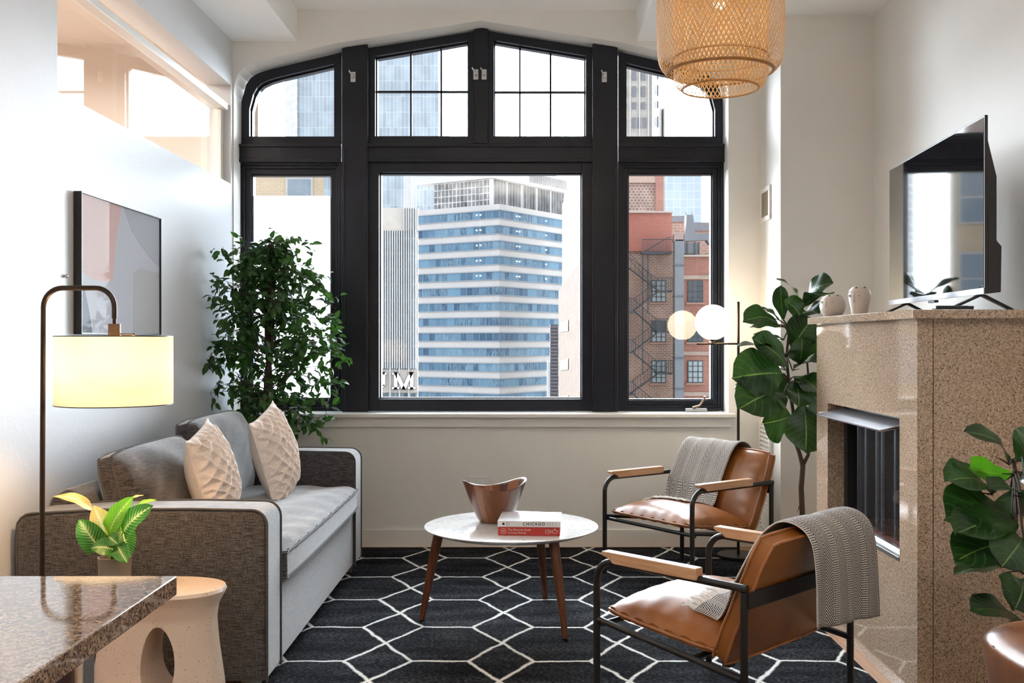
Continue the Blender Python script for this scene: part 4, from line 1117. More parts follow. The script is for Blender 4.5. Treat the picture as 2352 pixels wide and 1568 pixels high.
def resample(path, n):
    path = [Vector(p) for p in path]; d = [0]
    for a, b in zip(path[:-1], path[1:]): d.append(d[-1]+(b-a).length)
    out = []
    for i in range(n+1):
        s = d[-1]*i/n; k = 0
        while k < len(d)-2 and d[k+1] < s: k += 1
        t = (s-d[k])/max(1e-6, d[k+1]-d[k]); out.append(path[k].lerp(path[k+1], min(1, max(0, t))))
    return out, d[-1]
def smooth_path(path, it=2):
    for _ in range(it):
        q = [path[0]]
        for a, b in zip(path[:-1], path[1:]):
            a, b = Vector(a), Vector(b); q += [a.lerp(b, .25), a.lerp(b, .75)]
        q.append(path[-1]); path = q
    return path
def throw(ch, path, xa, xb, xa2, xb2, label, seed, wav=0.006, cut=None, thick=0.005, fold=None, ends=(True, False)):
    """cloth strip following a y,z path over the chair; x limits blend from (xa,xb) to (xa2,xb2)"""
    P, Ln = resample(smooth_path([Vector((0, y, z)) for y, z in path]), 90)
    nx = 40
    w0 = abs(xb-xa)
    def fn(u, v):
        i = min(len(P)-1, int(round(u*90))); p = P[i]
        a = xa + (xa2-xa)*u; b = xb + (xb2-xb)*u
        x = a + (b-a)*v
        pn = P[min(i+1, 90)] - P[max(i-1, 0)]; nrm = Vector((0, -pn.z, pn.y)); nrm = nrm.normalized() if nrm.length else Vector((0, 0, 1))
        h = wav*(math.sin(v*11+seed+u*3) + 0.5*math.sin(v*23+seed*2-u*5)) * min(1.0, 0.25+abs(u-0.5)*1.8)
        if fold: h += fold(u, v)
        dz = cut(u, v) if cut else 0
        q = Vector((x, p.y, p.z+dz)) + nrm*(h+0.004)
        if u < 0.5 and p.y < 0.165:
            yb = max(-1, min(1, (q.y+0.05)/0.245)); xb_ = max(-1, min(1, q.x/0.305))
            hs = 0.329 - 0.11*(q.y+0.05) + 0.088*(max(0, 1-abs(xb_)**2.4)*max(0, 1-abs(yb)**2.4))**0.62 + 0.006 + abs(h)*0.6
            t = max(0.0, min(1.0, (0.165-p.y)/0.05)); q.z = q.z*(1-t) + hs*t
        return q
    root = thing('throw_blanket', ch.location, label, 'blanket', rz=ch.rotation_euler[2], group='herringbone throws on the armchairs')
    mb = MB(); mb.grid(fn, 90, nx, uvfn=lambda u, v: (v*w0, u*Ln))
    cl = mb.build('cloth', M_['throw'], root, smooth=80, solid=thick, local=True)
    for k, e in enumerate(ends):
        if not e: continue
        mb = MB(); rnd = random.Random(seed*10+k)
        for j in range(96):
            v = (j+0.5)/96; u = 0.0 if k == 0 else 1.0
            p = fn(u, v); q0 = fn(0.02 if k == 0 else 0.98, v); d = (p-q0).normalized()
            l = 0.030 + rnd.random()*0.024
            e1 = p + d*l*0.5 + Vector((rnd.uniform(-.006, .006), 0, rnd.uniform(0.0, .011))); e2 = p + d*l + Vector((rnd.uniform(-.009, .009), rnd.uniform(-.004, .004), rnd.uniform(-.002, .005)))
            mb.tube([p, e1, e2], [0.0032, 0.0030, 0.0012], 5)
        mb.build('fringe', M_['fringe'], cl, local=True)
    return root
# far chair: from the seat up the front of the back and over the top
frontA = [(-0.05, 0.424), (0.0, 0.424), (0.06, 0.422), (0.115, 0.43), (0.155, 0.465), (0.195, 0.55), (0.236, 0.635), (0.272, 0.690), (0.318, 0.722), (0.372, 0.712), (0.408, 0.675), (0.414, 0.60), (0.410, 0.48)]
throw(ch1, frontA, -0.315, 0.075, -0.285, 0.115, 'black and white herringbone throw draped over the front of the far armchair', 1, 0.004)
# near chair: short tongue on the seat, long drop behind the back
backB = [(0.03, 0.420), (0.07, 0.420), (0.12, 0.432), (0.160, 0.47), (0.196, 0.55), (0.236, 0.635), (0.272, 0.682), (0.318, 0.712), (0.375, 0.702), (0.414, 0.665), (0.422, 0.59), (0.420, 0.51), (0.414, 0.43), (0.408, 0.355)]
throw(ch2, backB, -0.17, 0.22, -0.325, 0.085, 'black and white herringbone throw hanging down behind the near armchair', 4, 0.006,
      cut=lambda u, v: -0.0 + (0.035*(v-0.5) if u > 0.75 else 0)*min(1, (u-0.75)/0.2) if u > 0.75 else 0)
# the throw's inner layer showing beside its folded edge
# ------------------------------------------------------------------ fireplace
fp = thing('fireplace', (1.70, 4.25, 0.0), 'speckled beige granite fireplace with a dark mesh-screened firebox', 'fireplace')
X0, X1, YA, YB, ZF = 1.393, XR-0.002, 3.633, 4.883, 1.377
OYA, OYB, OZA, OZB = 3.805, 4.707, 0.478, 1.013
mb = MB(); ft = 0.075
mb.box(X0, X1, YA, OYA, 0.0006, ZF); mb.box(X0, X1, OYB, YB, 0.0006, ZF)
mb.box(X0, X1, OYA, OYB, OZB, ZF); mb.box(X0, X1, OYA, OYB, 0.0006, OZA)
mb.box(X0+0.50, X1, OYA, OYB, OZA, OZB)
mb.build('surround', M_['granite'], fp, smooth=0)
blk = plain('firebox_black', (0.008, 0.008, 0.008), 0.5)
e = 0.0015
mb = MB(); d0 = X0+ft
mb.box(d0, X0+0.498, OYA+e, OYA+0.05, OZA+e, OZB-e); mb.box(d0, X0+0.498, OYB-0.05, OYB-e, OZA+e, OZB-e)
mb.box(d0, X0+0.498, OYA+e, OYB-e, OZB-0.06, OZB-e); mb.box(X0+0.47, X0+0.499, OYA+e, OYB-e, OZA+e, OZB-e)
mb.build('firebox', blk, fp, smooth=0)
m_, nt_, b_ = newmat('firebox_brick')
v_ = coord(nt_, 'Object', (1, 1, 1)); br = N(nt_, 'ShaderNodeTexBrick', Scale=12.0); lk(nt_, v_, br.inputs['Vector'])
br.inputs['Color1'].default_value = (0.20, 0.06, 0.04, 1); br.inputs['Color2'].default_value = (0.14, 0.045, 0.03, 1); br.inputs['Mortar'].default_value = (0.03, 0.02, 0.02, 1)
lk(nt_, br.outputs[0], b_.inputs['Base Color'])
MB().box(d0-0.06, X0+0.47, OYA+0.02, OYB-0.02, OZA+e, OZA+0.012).build('hearth_floor', m_, fp)
MB().box(X0-0.004, X0+0.030, OYA+e, OYB-e, OZA+e, OZA+0.018).box(X0+0.03, X0+0.05, OYA+e, OYB-e, OZA+e, OZA+0.03).build('bottom_trim', M_['steel'], fp, bevel=0.002)
# hood
mb = MB()
mb.prism([(X0+0.055, OYA+0.004, 0.992), (X0-0.055, OYA+0.004+0.045, 0.962), (X0-0.055, OYA+0.049, 0.9635), (X0+0.055, OYA+0.004, 0.9950)], (0, OYB-OYA-0.06, 0))
mb.prism([(X0-0.055, OYA+0.049, 0.962), (X0-0.052, OYA+0.049, 0.956), (X0+0.04, OYA+0.049, 0.972), (X0+0.04, OYA+0.049, 0.976)], (0, OYB-OYA-0.10, 0))
mb.build('hood', plain('hood_metal', (0.34, 0.34, 0.37), 0.35, metal=0.85, var=0.08), fp, smooth=0)
# hanging chain-mesh curtain
def mesh_mat():
    m, nt, b = newmat('chain_mesh'); out = nt.nodes['Material Output']
    tc = nt.nodes.new('ShaderNodeTexCoord'); sp = nt.nodes.new('ShaderNodeSeparateXYZ'); lk(nt, tc.outputs['UV'], sp.inputs[0])
    y = mth(nt, 'MULTIPLY', sp.outputs['X'], 130.0); z = mth(nt, 'MULTIPLY', sp.outputs['Y'], 130.0)
    a = mth(nt, 'ABSOLUTE', mth(nt, 'SUBTRACT', mth(nt, 'FRACT', mth(nt, 'ADD', y, z)), 0.5)); c = mth(nt, 'ABSOLUTE', mth(nt, 'SUBTRACT', mth(nt, 'FRACT', mth(nt, 'SUBTRACT', y, z)), 0.5))
    wire = mth(nt, 'GREATER_THAN', mth(nt, 'MAXIMUM', a, c), 0.33)
    b.inputs['Base Color'].default_value = (0.10, 0.10, 0.11, 1); b.inputs['Metallic'].default_value = 0.7; b.inputs['Roughness'].default_value = 0.35
    t = nt.nodes.new('ShaderNodeBsdfTransparent'); mx = nt.nodes.new('ShaderNodeMixShader')
    lk(nt, wire, mx.inputs[0]); lk(nt, t.outputs[0], mx.inputs[1]); lk(nt, b.outputs[0], mx.inputs[2]); lk(nt, mx.outputs[0], out.inputs[0]); return m
mb = MB()
def cf(u, v):
    y = OYA+0.05+(OYB-OYA-0.10)*u; z = OZA+0.014+(OZB-OZA-0.075)*v
    return Vector((X0+0.115+0.014*math.sin(u*46)+0.008*math.sin(u*19+1), y, z))
mb.grid(cf, 160, 4, uvfn=lambda u, v: (u*0.9, v*0.46))
mb.build('mesh_curtain', mesh_mat(), fp, smooth=80)
MB().tube([(X0+0.115, OYA+0.04, OZB-0.058), (X0+0.115, OYB-0.04, OZB-0.058)], 0.006, 8).build('curtain_rod', M_['steel'], fp)
# charred logs
mb = MB(); mb.tube([(X0+0.26, 3.98, OZA+0.075), (X0+0.30, 4.5, OZA+0.08)], [0.045, 0.038], 12).tube([(X0+0.36, 4.05, OZA+0.075), (X0+0.22, 4.42, OZA+0.15)], [0.035, 0.03], 12)
mb.build('log', plain('pale_ceramic_log', (0.30, 0.22, 0.16), 0.9, var=0.5, scale=20, bmp=0.6, bscale=30), fp)
# mantel slab and side joint line
mt = MB().box(1.360, X1, 3.586, 4.925, ZF, 1.409).build('mantel', M_['granite'], fp, bevel=0.002)
MB().box(X0+0.055, X0+0.058, YA-0.0008, YA+0.002, 0.002, ZF-0.002).build('joint', plain('joint_line', (0.08, 0.04, 0.02), 0.8), fp)

# ------------------------------------------------------------------ television
TVc = Vector((1.6865, 4.255, 1.409)); TVr = math.atan2(-0.998, -0.064)
tv = thing('television', TVc, 'black flat-screen television standing on the fireplace mantel', 'television', rz=TVr)
L = dict(local=True)
tw, th_, zb = 1.172, 0.640, 0.060
MB().box(-tw/2, tw/2, 0.0, 0.012, zb, zb+th_).build('housing', M_['black_metal'], tv, bevel=0.002, **L)
mb = MB().prism([(-tw/2+0.05, 0.012, zb), (-tw/2+0.05, 0.060, zb+0.005), (-tw/2+0.05, 0.062, zb+0.17), (-tw/2+0.05, 0.045, zb+0.19), (-tw/2+0.05, 0.045, zb+0.42), (-tw/2+0.05, 0.012, zb+0.56)], (tw-0.055, 0, 0))
mb.build('rear_housing', M_['black_metal'], tv, bevel=0.004, **L)
scr = bpy.data.materials.new('black_glass_screen'); scr.use_nodes = True; bb = scr.node_tree.nodes['Principled BSDF']
bb.inputs['Base Color'].default_value = (0.006, 0.006, 0.008, 1); bb.inputs['Roughness'].default_value = 0.03; bb.inputs['Specular IOR Level'].default_value = 0.5; bb.inputs['IOR'].default_value = 3.4
MB().box(-tw/2+0.008, tw/2-0.008, -0.0015, 0.0, zb+0.022, zb+th_-0.008).build('screen', scr, tv, smooth=0, **L)
be = MB().box(-tw/2, tw/2, -0.004, 0.0, zb-0.002, zb+0.020).build('lower_bezel', plain('brushed_grey_bezel', (0.30, 0.30, 0.33), 0.3, metal=0.8), tv, bevel=0.001, **L)
MB().box(-0.022, 0.022, -0.0055, -0.004, zb+0.006, zb+0.013).build('logo_plate', M_['white_plastic'], be, **L)
MB().box(-0.04, 0.04, 0.002, 0.02, zb-0.012, zb-0.002).build('sensor', M_['black_metal'], be, bevel=0.002, **L)
for x in (-tw/2+0.20, tw/2-0.09):
    mb = MB(); h = 0.008
    for (ya, yb_) in ((0.02, -0.105), (0.02, 0.135)):
        mb.prism([(x-0.014, ya-0.012, zb), (x-0.014, ya+0.012, zb), (x-0.014, yb_+0.010, 0.001), (x-0.014, yb_-0.010, 0.001)], (0.028, 0, 0))
    mb.build('foot', M_['black_metal'], tv, bevel=0.002, **L)
# remote
rm = thing('remote_control', (1.53, 3.66, 1.4095), 'black remote control lying at the near end of the mantel', 'remote', rz=R(4))
MB().prism([(-0.070, -0.018, 0.004), (-0.066, -0.018, 0.0), (0.066, -0.018, 0.0), (0.070, -0.018, 0.004), (0.070, -0.018, 0.014), (-0.070, -0.018, 0.014)], (0, 0.036, 0)).build('remote_body', M_['black_metal'], rm, bevel=0.002, **L)
for i in range(9):
    for j in range(3):
        MB().box(-0.058+i*0.0125, -0.051+i*0.0125, -0.012+j*0.009, -0.006+j*0.009, 0.0142, 0.0155).build('button', plain('button_grey', (0.12, 0.12, 0.12), 0.5) if 'btn' not in M_ else M_['btn'], rm, **L)
        M_['btn'] = bpy.data.materials['button_grey']

# ------------------------------------------------------------------ face vases on the mantel
cer = plain('matte_greige_ceramic', (0.62, 0.54, 0.48), 0.45, var=0.03)
def face_vase(c, prof, label, hgt, rbody, yaw, holes):
    v = thing('face_vase', c, label, 'vase', rz=yaw, group='ceramic face vases on the mantel')
    inner = [(max(0.001, r-0.004), z) for r, z in prof[::-1] if z > 0.01] + [(0.001, 0.008)]
    body = MB().lathe([(0.001, 0)] + prof + inner, (0, 0, 0), 56).build('vase_body', cer, v, local=True, smooth=50)
    def rad(z):
        for (r0, za), (r1, zb_) in zip(prof[:-1], prof[1:]):
            if za <= z <= zb_ and zb_ > za: return r0+(r1-r0)*(z-za)/(zb_-za)
        return rbody
    def pt(ang, z, out=0.0):
        r = rad(z)+out; a = R(ang); return Vector((r*math.sin(a), -r*math.cos(a), z))
    mb = MB(); zc = hgt*0.5
    for s in (-1, 1):
        e_ = pt(30*s, hgt*0.66, 0.002); mb.lathe([(0.0065, -0.002), (0.0065, 0.003), (0.0045, 0.003), (0.0045, -0.002)], (0, 0, 0), 16, closed=True) if False else None
        n_ = Vector((e_.x, e_.y, 0)).normalized()
        up_ = Vector((0, 0, 1)); sd = n_.cross(up_)
        mb.tube([e_ + sd*0.0065*math.cos(t*math.pi/7) + up_*0.0055*math.sin(t*math.pi/7) for t in range(14)], 0.0014, 6, closed=True)
        mb.ball(e_, 0.0028)
        mb.tube([pt(12*s+s*2, hgt*0.79, 0.001), pt(30*s, hgt*0.81, 0.0015), pt(46*s, hgt*0.77, 0.001)], 0.0016, 6)
    mb.tube([pt(3, hgt*0.80, 0.001), pt(0, hgt*0.66, 0.002), pt(0, hgt*0.46, 0.005), pt(4, hgt*0.43, 0.003)], [0.0016, 0.002, 0.0028, 0.0022], 8)
    m0 = pt(0, hgt*0.30, 0.001)
    mb.ball(m0 + Vector((0, 0, 0.003)), 0.006, 0.003, 0.0026); mb.ball(m0 + Vector((0, 0, -0.0025)), 0.005, 0.003, 0.0026)
    mb.build('face_relief', cer, v, local=True)
    mb = MB()
    for k in range(holes):
        a = 360*k/holes+10; p = pt(a, hgt*0.93, -0.002)
        n_ = Vector((p.x, p.y, 0.012)).normalized()
        rot = n_.to_track_quat('Z', 'Y').to_matrix().to_4x4()
        mb.ball(p, 0.007, 0.0045, 0.0025, M=rot)
    mb.build('cutout', plain('vase_hole_shadow', (0.10, 0.08, 0.07), 0.9), v, local=True)
    return v
face_vase(Vector((1.430, 4.755, 1.4096)), [(0.028, 0), (0.040, 0.006), (0.055, 0.028), (0.0595, 0.052), (0.056, 0.074), (0.045, 0.092), (0.030, 0.102), (0.022, 0.104)], 'round squat greige face vase, the left one on the mantel', 0.104, 0.06, R(-48), 6)
face_vase(Vector((1.426, 4.36, 1.4096)), [(0.030, 0), (0.033, 0.004), (0.037, 0.030), (0.044, 0.062), (0.0465, 0.085), (0.043, 0.104), (0.033, 0.117), (0.020, 0.122)], 'tall egg-shaped greige face vase beside the television', 0.122, 0.046, R(-50), 6)

# ------------------------------------------------------------------ bamboo pendant
pd = thing('bamboo_pendant', (0.785, 4.11, 3.186), 'large woven bamboo pendant lamp hanging from the ceiling', 'pendant lamp')
PC = Vector((0.785, 4.11, 0))
def bam_mat(name, a, b2):
    m = wood(name, a, b2, 0.45, 40, (1, 1, 1)); nt = m.node_tree; b = nt.nodes['Principled BSDF']; out = nt.nodes['Material Output']
    tr = nt.nodes.new('ShaderNodeBsdfTranslucent'); mx = nt.nodes.new('ShaderNodeMixShader'); mx.inputs[0].default_value = 0.45
    tr.inputs[0].default_value = (0.90, 0.68, 0.38, 1)
    lk(nt, b.outputs[0], mx.inputs[1]); lk(nt, tr.outputs[0], mx.inputs[2]); lk(nt, mx.outputs[0], out.inputs[0]); return m
M_['bamboo'] = bam_mat('bamboo', (0.76, 0.54, 0.28), (0.90, 0.70, 0.44))
M_['bamboo_rim'] = bam_mat('bamboo_rim', (0.40, 0.20, 0.08), (0.62, 0.38, 0.18))
def prof_at(prof, t):
    d = [0]
    for a, b in zip(prof[:-1], prof[1:]): d.append(d[-1]+math.hypot(b[0]-a[0], b[1]-a[1]))
    s = t*d[-1]; k = 0
    while k < len(d)-2 and d[k+1] < s: k += 1
    f = (s-d[k])/max(1e-6, d[k+1]-d[k]); a, b = prof[k], prof[k+1]
    return a[0]+(b[0]-a[0])*f, a[1]+(b[1]-a[1])*f
def smooth2(prof, it=2):
    q = smooth_path([Vector((r, z, 0)) for r, z in prof], it); return [(p[0], p[1]) for p in q]
def woven(prof, Nst, twist, name, wdt=0.0042):
    mb = MB(); prof = smooth2(prof); seg = 40
    for dr in (1, -1):
        for k in range(Nst):
            a0 = 2*math.pi*(k+0.5*(dr > 0))/Nst; pts = []
            vs = []; fs = []
            P = []
            for i in range(seg+1):
                t = i/seg; r, z = prof_at(prof, t); a = a0+dr*twist*t
                r += dr*0.0007 + 0.0007*math.sin(i*1.6+k*math.pi)
                P.append(Vector((r*math.cos(a), r*math.sin(a), z)) + PC)
            for i in range(seg+1):
                tg = (P[min(i+1, seg)]-P[max(i-1, 0)]).normalized(); rad = Vector((P[i].x-PC.x, P[i].y-PC.y, 0)).normalized()
                bn = tg.cross(rad).normalized(); nn = bn.cross(tg)
                vs += [P[i]+bn*wdt*0.5, P[i]+nn*0.0006, P[i]-bn*wdt*0.5, P[i]-nn*0.0006]
            for i in range(seg):
                for j in range(4):
                    fs.append((i*4+j, i*4+(j+1) % 4, (i+1)*4+(j+1) % 4, (i+1)*4+j))
            mb.add(vs, fs)
    return mb.build(name, M_['bamboo'], pd, smooth=80)
shade_out = [(0.035, 3.03), (0.09, 2.98), (0.17, 2.90), (0.232, 2.82), (0.249, 2.72), (0.252, 2.60), (0.251, 2.48), (0.246, 2.425), (0.232, 2.392), (0.208, 2.376)]
shade_in = [(0.20, 2.74), (0.188, 2.66), (0.186, 2.56), (0.186, 2.42), (0.184, 2.35), (0.176, 2.325), (0.150, 2.309)]
woven(shade_out, 80, 1.65, 'outer_shade')
woven(shade_in, 64, 1.15, 'inner_shade')
def ring_(r, z, tr, nm, k=1):
    mb = MB()
    for i in range(k):
        mb.tube([(PC.x+(r+i*0.0035)*math.cos(2*math.pi*j/80), PC.y+(r+i*0.0035)*math.sin(2*math.pi*j/80), z+i*0.002) for j in range(80)], tr, 6, closed=True)
    mb.build(nm, M_['bamboo_rim'], pd)
ring_(0.205, 2.375, 0.0035, 'rim', 3); ring_(0.149, 2.308, 0.0030, 'rim', 2); ring_(0.252, 2.735, 0.0028, 'hoop', 2); ring_(0.187, 2.43, 0.0025, 'hoop', 2); ring_(0.200, 2.74, 0.003, 'hoop', 1)
MB().tube([(PC.x, PC.y, 2.80), (PC.x, PC.y, 3.170)], 0.003, 8).build('cord', M_['black_metal'], pd)
cyl(MB(), (PC.x, PC.y, 3.162), 0.05, 0.0235, 32).build('ceiling_rose', M_['white_plastic'], pd, bevel=0.003)
cyl(MB(), (PC.x, PC.y, 2.72), 0.02, 0.09, 20).build('socket', M_['black_metal'], pd)
MB().ball((PC.x, PC.y, 2.675), 0.032, 0.032, 0.045).build('bulb', M_['white_plastic'], pd)
point('pendant_light', (PC.x, PC.y, 2.60), 1.0, (1.0, 0.84, 0.62), 0.04)

# ------------------------------------------------------------------ ficus in the corner
def ficus():
    rnd = random.Random(11)
    bx, by = -1.517, 6.06
    root = thing('potted_ficus', (bx, by, 0.0), 'tall ficus with many small pointed leaves in the corner behind the sofa', 'plant')
    MB().lathe([(0.0, 0.001), (0.11, 0.001), (0.125, 0.02), (0.145, 0.26), (0.15, 0.28), (0.135, 0.28), (0.13, 0.25), (0.0, 0.25)], (bx, by, 0), 40).build('pot', M_['dark_pot'], root)
    MB().lathe([(0.0, 0.256), (0.129, 0.252)], (bx, by, 0), 24).build('soil', M_['soil'], root)
    mb = MB()
    for k in range(2):
        pts = [(bx+0.014*math.cos(z*7+k*math.pi)+0.02*(z-1), by+0.014*math.sin(z*7+k*math.pi), z) for z in [0.24+0.08*i for i in range(20)]]
        mb.tube(pts, [0.021-0.008*i/19 for i in range(20)], 10)
    mb.build('trunk', M_['bark_red'], root)
    env = [(0.76, 0.12), (0.82, 0.24), (0.92, 0.30), (1.02, 0.36), (1.12, 0.40), (1.22, 0.41), (1.32, 0.39), (1.42, 0.34), (1.55, 0.33), (1.68, 0.29), (1.78, 0.22), (1.86, 0.14), (1.93, 0.08), (1.99, 0.03)]
    def er(z):
        for (a, x), (b, y) in zip(env[:-1], env[1:]):
            if a <= z <= b: return x+(y-x)*(z-a)/(b-a)
        return 0.03
    br = MB(); lv = MB()
    def put_leaf(p, dirv, L):
        d = (Vector(dirv).normalized()*0.6 + Vector((rnd.uniform(-.5, .5), rnd.uniform(-.5, .5), rnd.uniform(-.9, .15)))).normalized()
        q = p + d*L
        q.x = max(q.x, XL+0.03); q.y = min(q.y, FW-0.03)
        if (q-p).length < 0.02: return
        if p.y < by+0.03 and abs(p.x-bx+0.01) < 0.055 and 0.85 < p.z < 1.30 and rnd.random() < 0.85: return
        leaf(lv, p, q, L*rnd.uniform(0.46, 0.58), rnd.uniform(0.02, 0.16), (rnd.uniform(-.6, .6), rnd.uniform(-.9, .2), 0.7), 5, 2, 'egg', 0.10)
    def clampp(p):
        return Vector((max(p.x, XL+0.05), min(max(p.y, 5.60), FW-0.05), p.z))
    n = 0
    for k in range(62):
        z0 = 0.80 + 1.02*((k+0.5)/62)
        a = k*2.39996 + rnd.uniform(-.3, .3)
        ze = min(1.97, z0 + rnd.uniform(-0.02, 0.14)); r = er(ze)*rnd.uniform(0.72, 1.06)
        if z0 < 0.9: ze = z0 - rnd.uniform(-0.02, 0.06)
        p0 = Vector((bx+0.02*(z0-1), by, z0))
        pe = clampp(Vector((bx + 0.05*(z0-1) + r*math.cos(a)*1.04, by + r*0.85*math.sin(a), ze)))
        pm = p0.lerp(pe, 0.5) + Vector((0, 0, 0.05))
        pts, _ = resample(smooth_path([p0, pm, pe], 2), 8)
        pts.append(pe + (pe-pts[-2]).normalized()*0.03 + Vector((0, 0, -0.03)))
        br.tube(pts, [0.0042-0.0033*i/(len(pts)-1) for i in range(len(pts))], 5)
        for i in range(2, len(pts)):
            t = i/len(pts); dv = pts[i]-pts[i-1]
            # side twig
            for s_ in range(2):
                tw = clampp(pts[i] + Vector((rnd.uniform(-.09, .09), rnd.uniform(-.08, .08), rnd.uniform(-.07, .05))))
                br.tube([pts[i], tw], [0.0014, 0.0008], 4)
                for m in range(3):
                    put_leaf(pts[i].lerp(tw, 0.45+0.28*m), tw-pts[i], rnd.uniform(0.042, 0.068)); n += 1
    # loose top sprig
    for (px, py) in ((676, 545), (650, 548), (632, 545), (688, 570), (668, 590), (640, 575), (655, 610), (705, 600), (625, 620), (610, 600), (690, 590)):
        p = at(px, py+12, by-0.05); top = Vector((bx+0.06, by-0.02, 1.82))
        br.tube([top, top.lerp(p, 0.5)+Vector((0, 0, 0.02)), p], [0.002, 0.0015, 0.0008], 4)
        leaf(lv, p, p+Vector((rnd.uniform(-.03, .04), -0.01, rnd.uniform(0.01, 0.055))), 0.032, 0.06, (0.1, -0.9, 0.3), 5, 2, 'egg', 0.10)
    # arching left-hand branch reaching up along the wall
    for dx, z1_ in ((-0.26, 1.80), (-0.31, 1.66), (0.42, 1.36), (0.44, 1.06), (0.24, 0.80), (0.30, 1.70)):
        p0 = Vector((bx, by, z1_-0.22)); pe = clampp(Vector((bx+dx, by-0.12, z1_)))
        pts, _ = resample(smooth_path([p0, p0.lerp(pe, 0.5)+Vector((0, 0, 0.07)), pe], 2), 9)
        br.tube(pts, [0.0035-0.0028*i/9 for i in range(10)], 5)
        for i in range(3, 10):
            for m in range(4): put_leaf(pts[i] + Vector((rnd.uniform(-.03, .03), rnd.uniform(-.03, .03), rnd.uniform(-.03, .03))), pe-p0, rnd.uniform(0.045, 0.068))
    br.build('branches', M_['bark'], root)
    lv.build('foliage', M_['ficus'], root, smooth=80)
ficus()

# ------------------------------------------------------------------ fiddle leaf figs
def fiddle(root, leaves, trunk_at, mats, rnd):
    for i, (b, t, d0, d1, wd_, bd, up, mt) in enumerate(leaves):
        B = at(b[0], b[1], d0); T = at(t[0], t[1], d1)
        mb = MB(); leaf(mb, B, T, wd_*1.22, bd, up, 14, 8, 'fiddle', 0.10, 0.035, rnd=rnd)
        mb.build('leaf', M_[mt], root, smooth=80)
        k = trunk_at(B)
        MB().tube([k, k.lerp(B, 0.5)+Vector((0, 0, 0.01)), B, B.lerp(T, 0.25)+Vector((0,0,-0.004))], [0.006, 0.0045, 0.0035, 0.001], 6).build('stem', M_['bark'], root)
rnd = random.Random(5)
tx, ty = 1.458, 5.40
ff = thing('fiddle_leaf_fig', (tx, ty, 0.0), 'tall fiddle leaf fig with large glossy leaves beside the fireplace', 'plant', group='fiddle leaf figs')
MB().lathe([(0.0, 0.001), (0.08, 0.001), (0.09, 0.02), (0.105, 0.19), (0.11, 0.20), (0.098, 0.20), (0.094, 0.18), (0.0, 0.18)], (tx, ty, 0), 40).build('pot', M_['dark_pot'], ff)
MB().lathe([(0.0, 0.186), (0.094, 0.182)], (tx, ty, 0), 24).build('soil', M_['soil'], ff)
tp = [at(1842, 1240, ty), at(1843, 1180, ty), at(1840, 1120, ty), at(1844, 1070, ty), at(1836, 1040, ty), at(1822, 1000, ty), at(1822, 950, ty), at(1812, 880, ty), at(1806, 820, ty), at(1812, 760, ty), at(1830, 700, ty)]
tp = [Vector((tx, ty, 0.17))] + tp
mb = MB().tube(tp, [0.017, 0.016, 0.015, 0.0145, 0.014, 0.011, 0.010, 0.010, 0.009, 0.008, 0.007, 0.006], 12)
mb.tube([at(1844, 1068, ty), at(1856, 1045, ty-0.02), at(1862, 1010, ty-0.03), at(1862, 940, ty), at(1856, 860, ty), at(1850, 780, ty)], [0.011, 0.009, 0.008, 0.007, 0.006, 0.005], 10)
mb.tube([at(1842, 1150, ty), at(1835, 1165, ty-0.02), at(1831, 1178, ty-0.03)], [0.004, 0.003, 0.001], 6)
mb.build('trunk', M_['bark'], ff)
def tk(B):
    best = min(tp[4:], key=lambda p: (p-B).length); return best
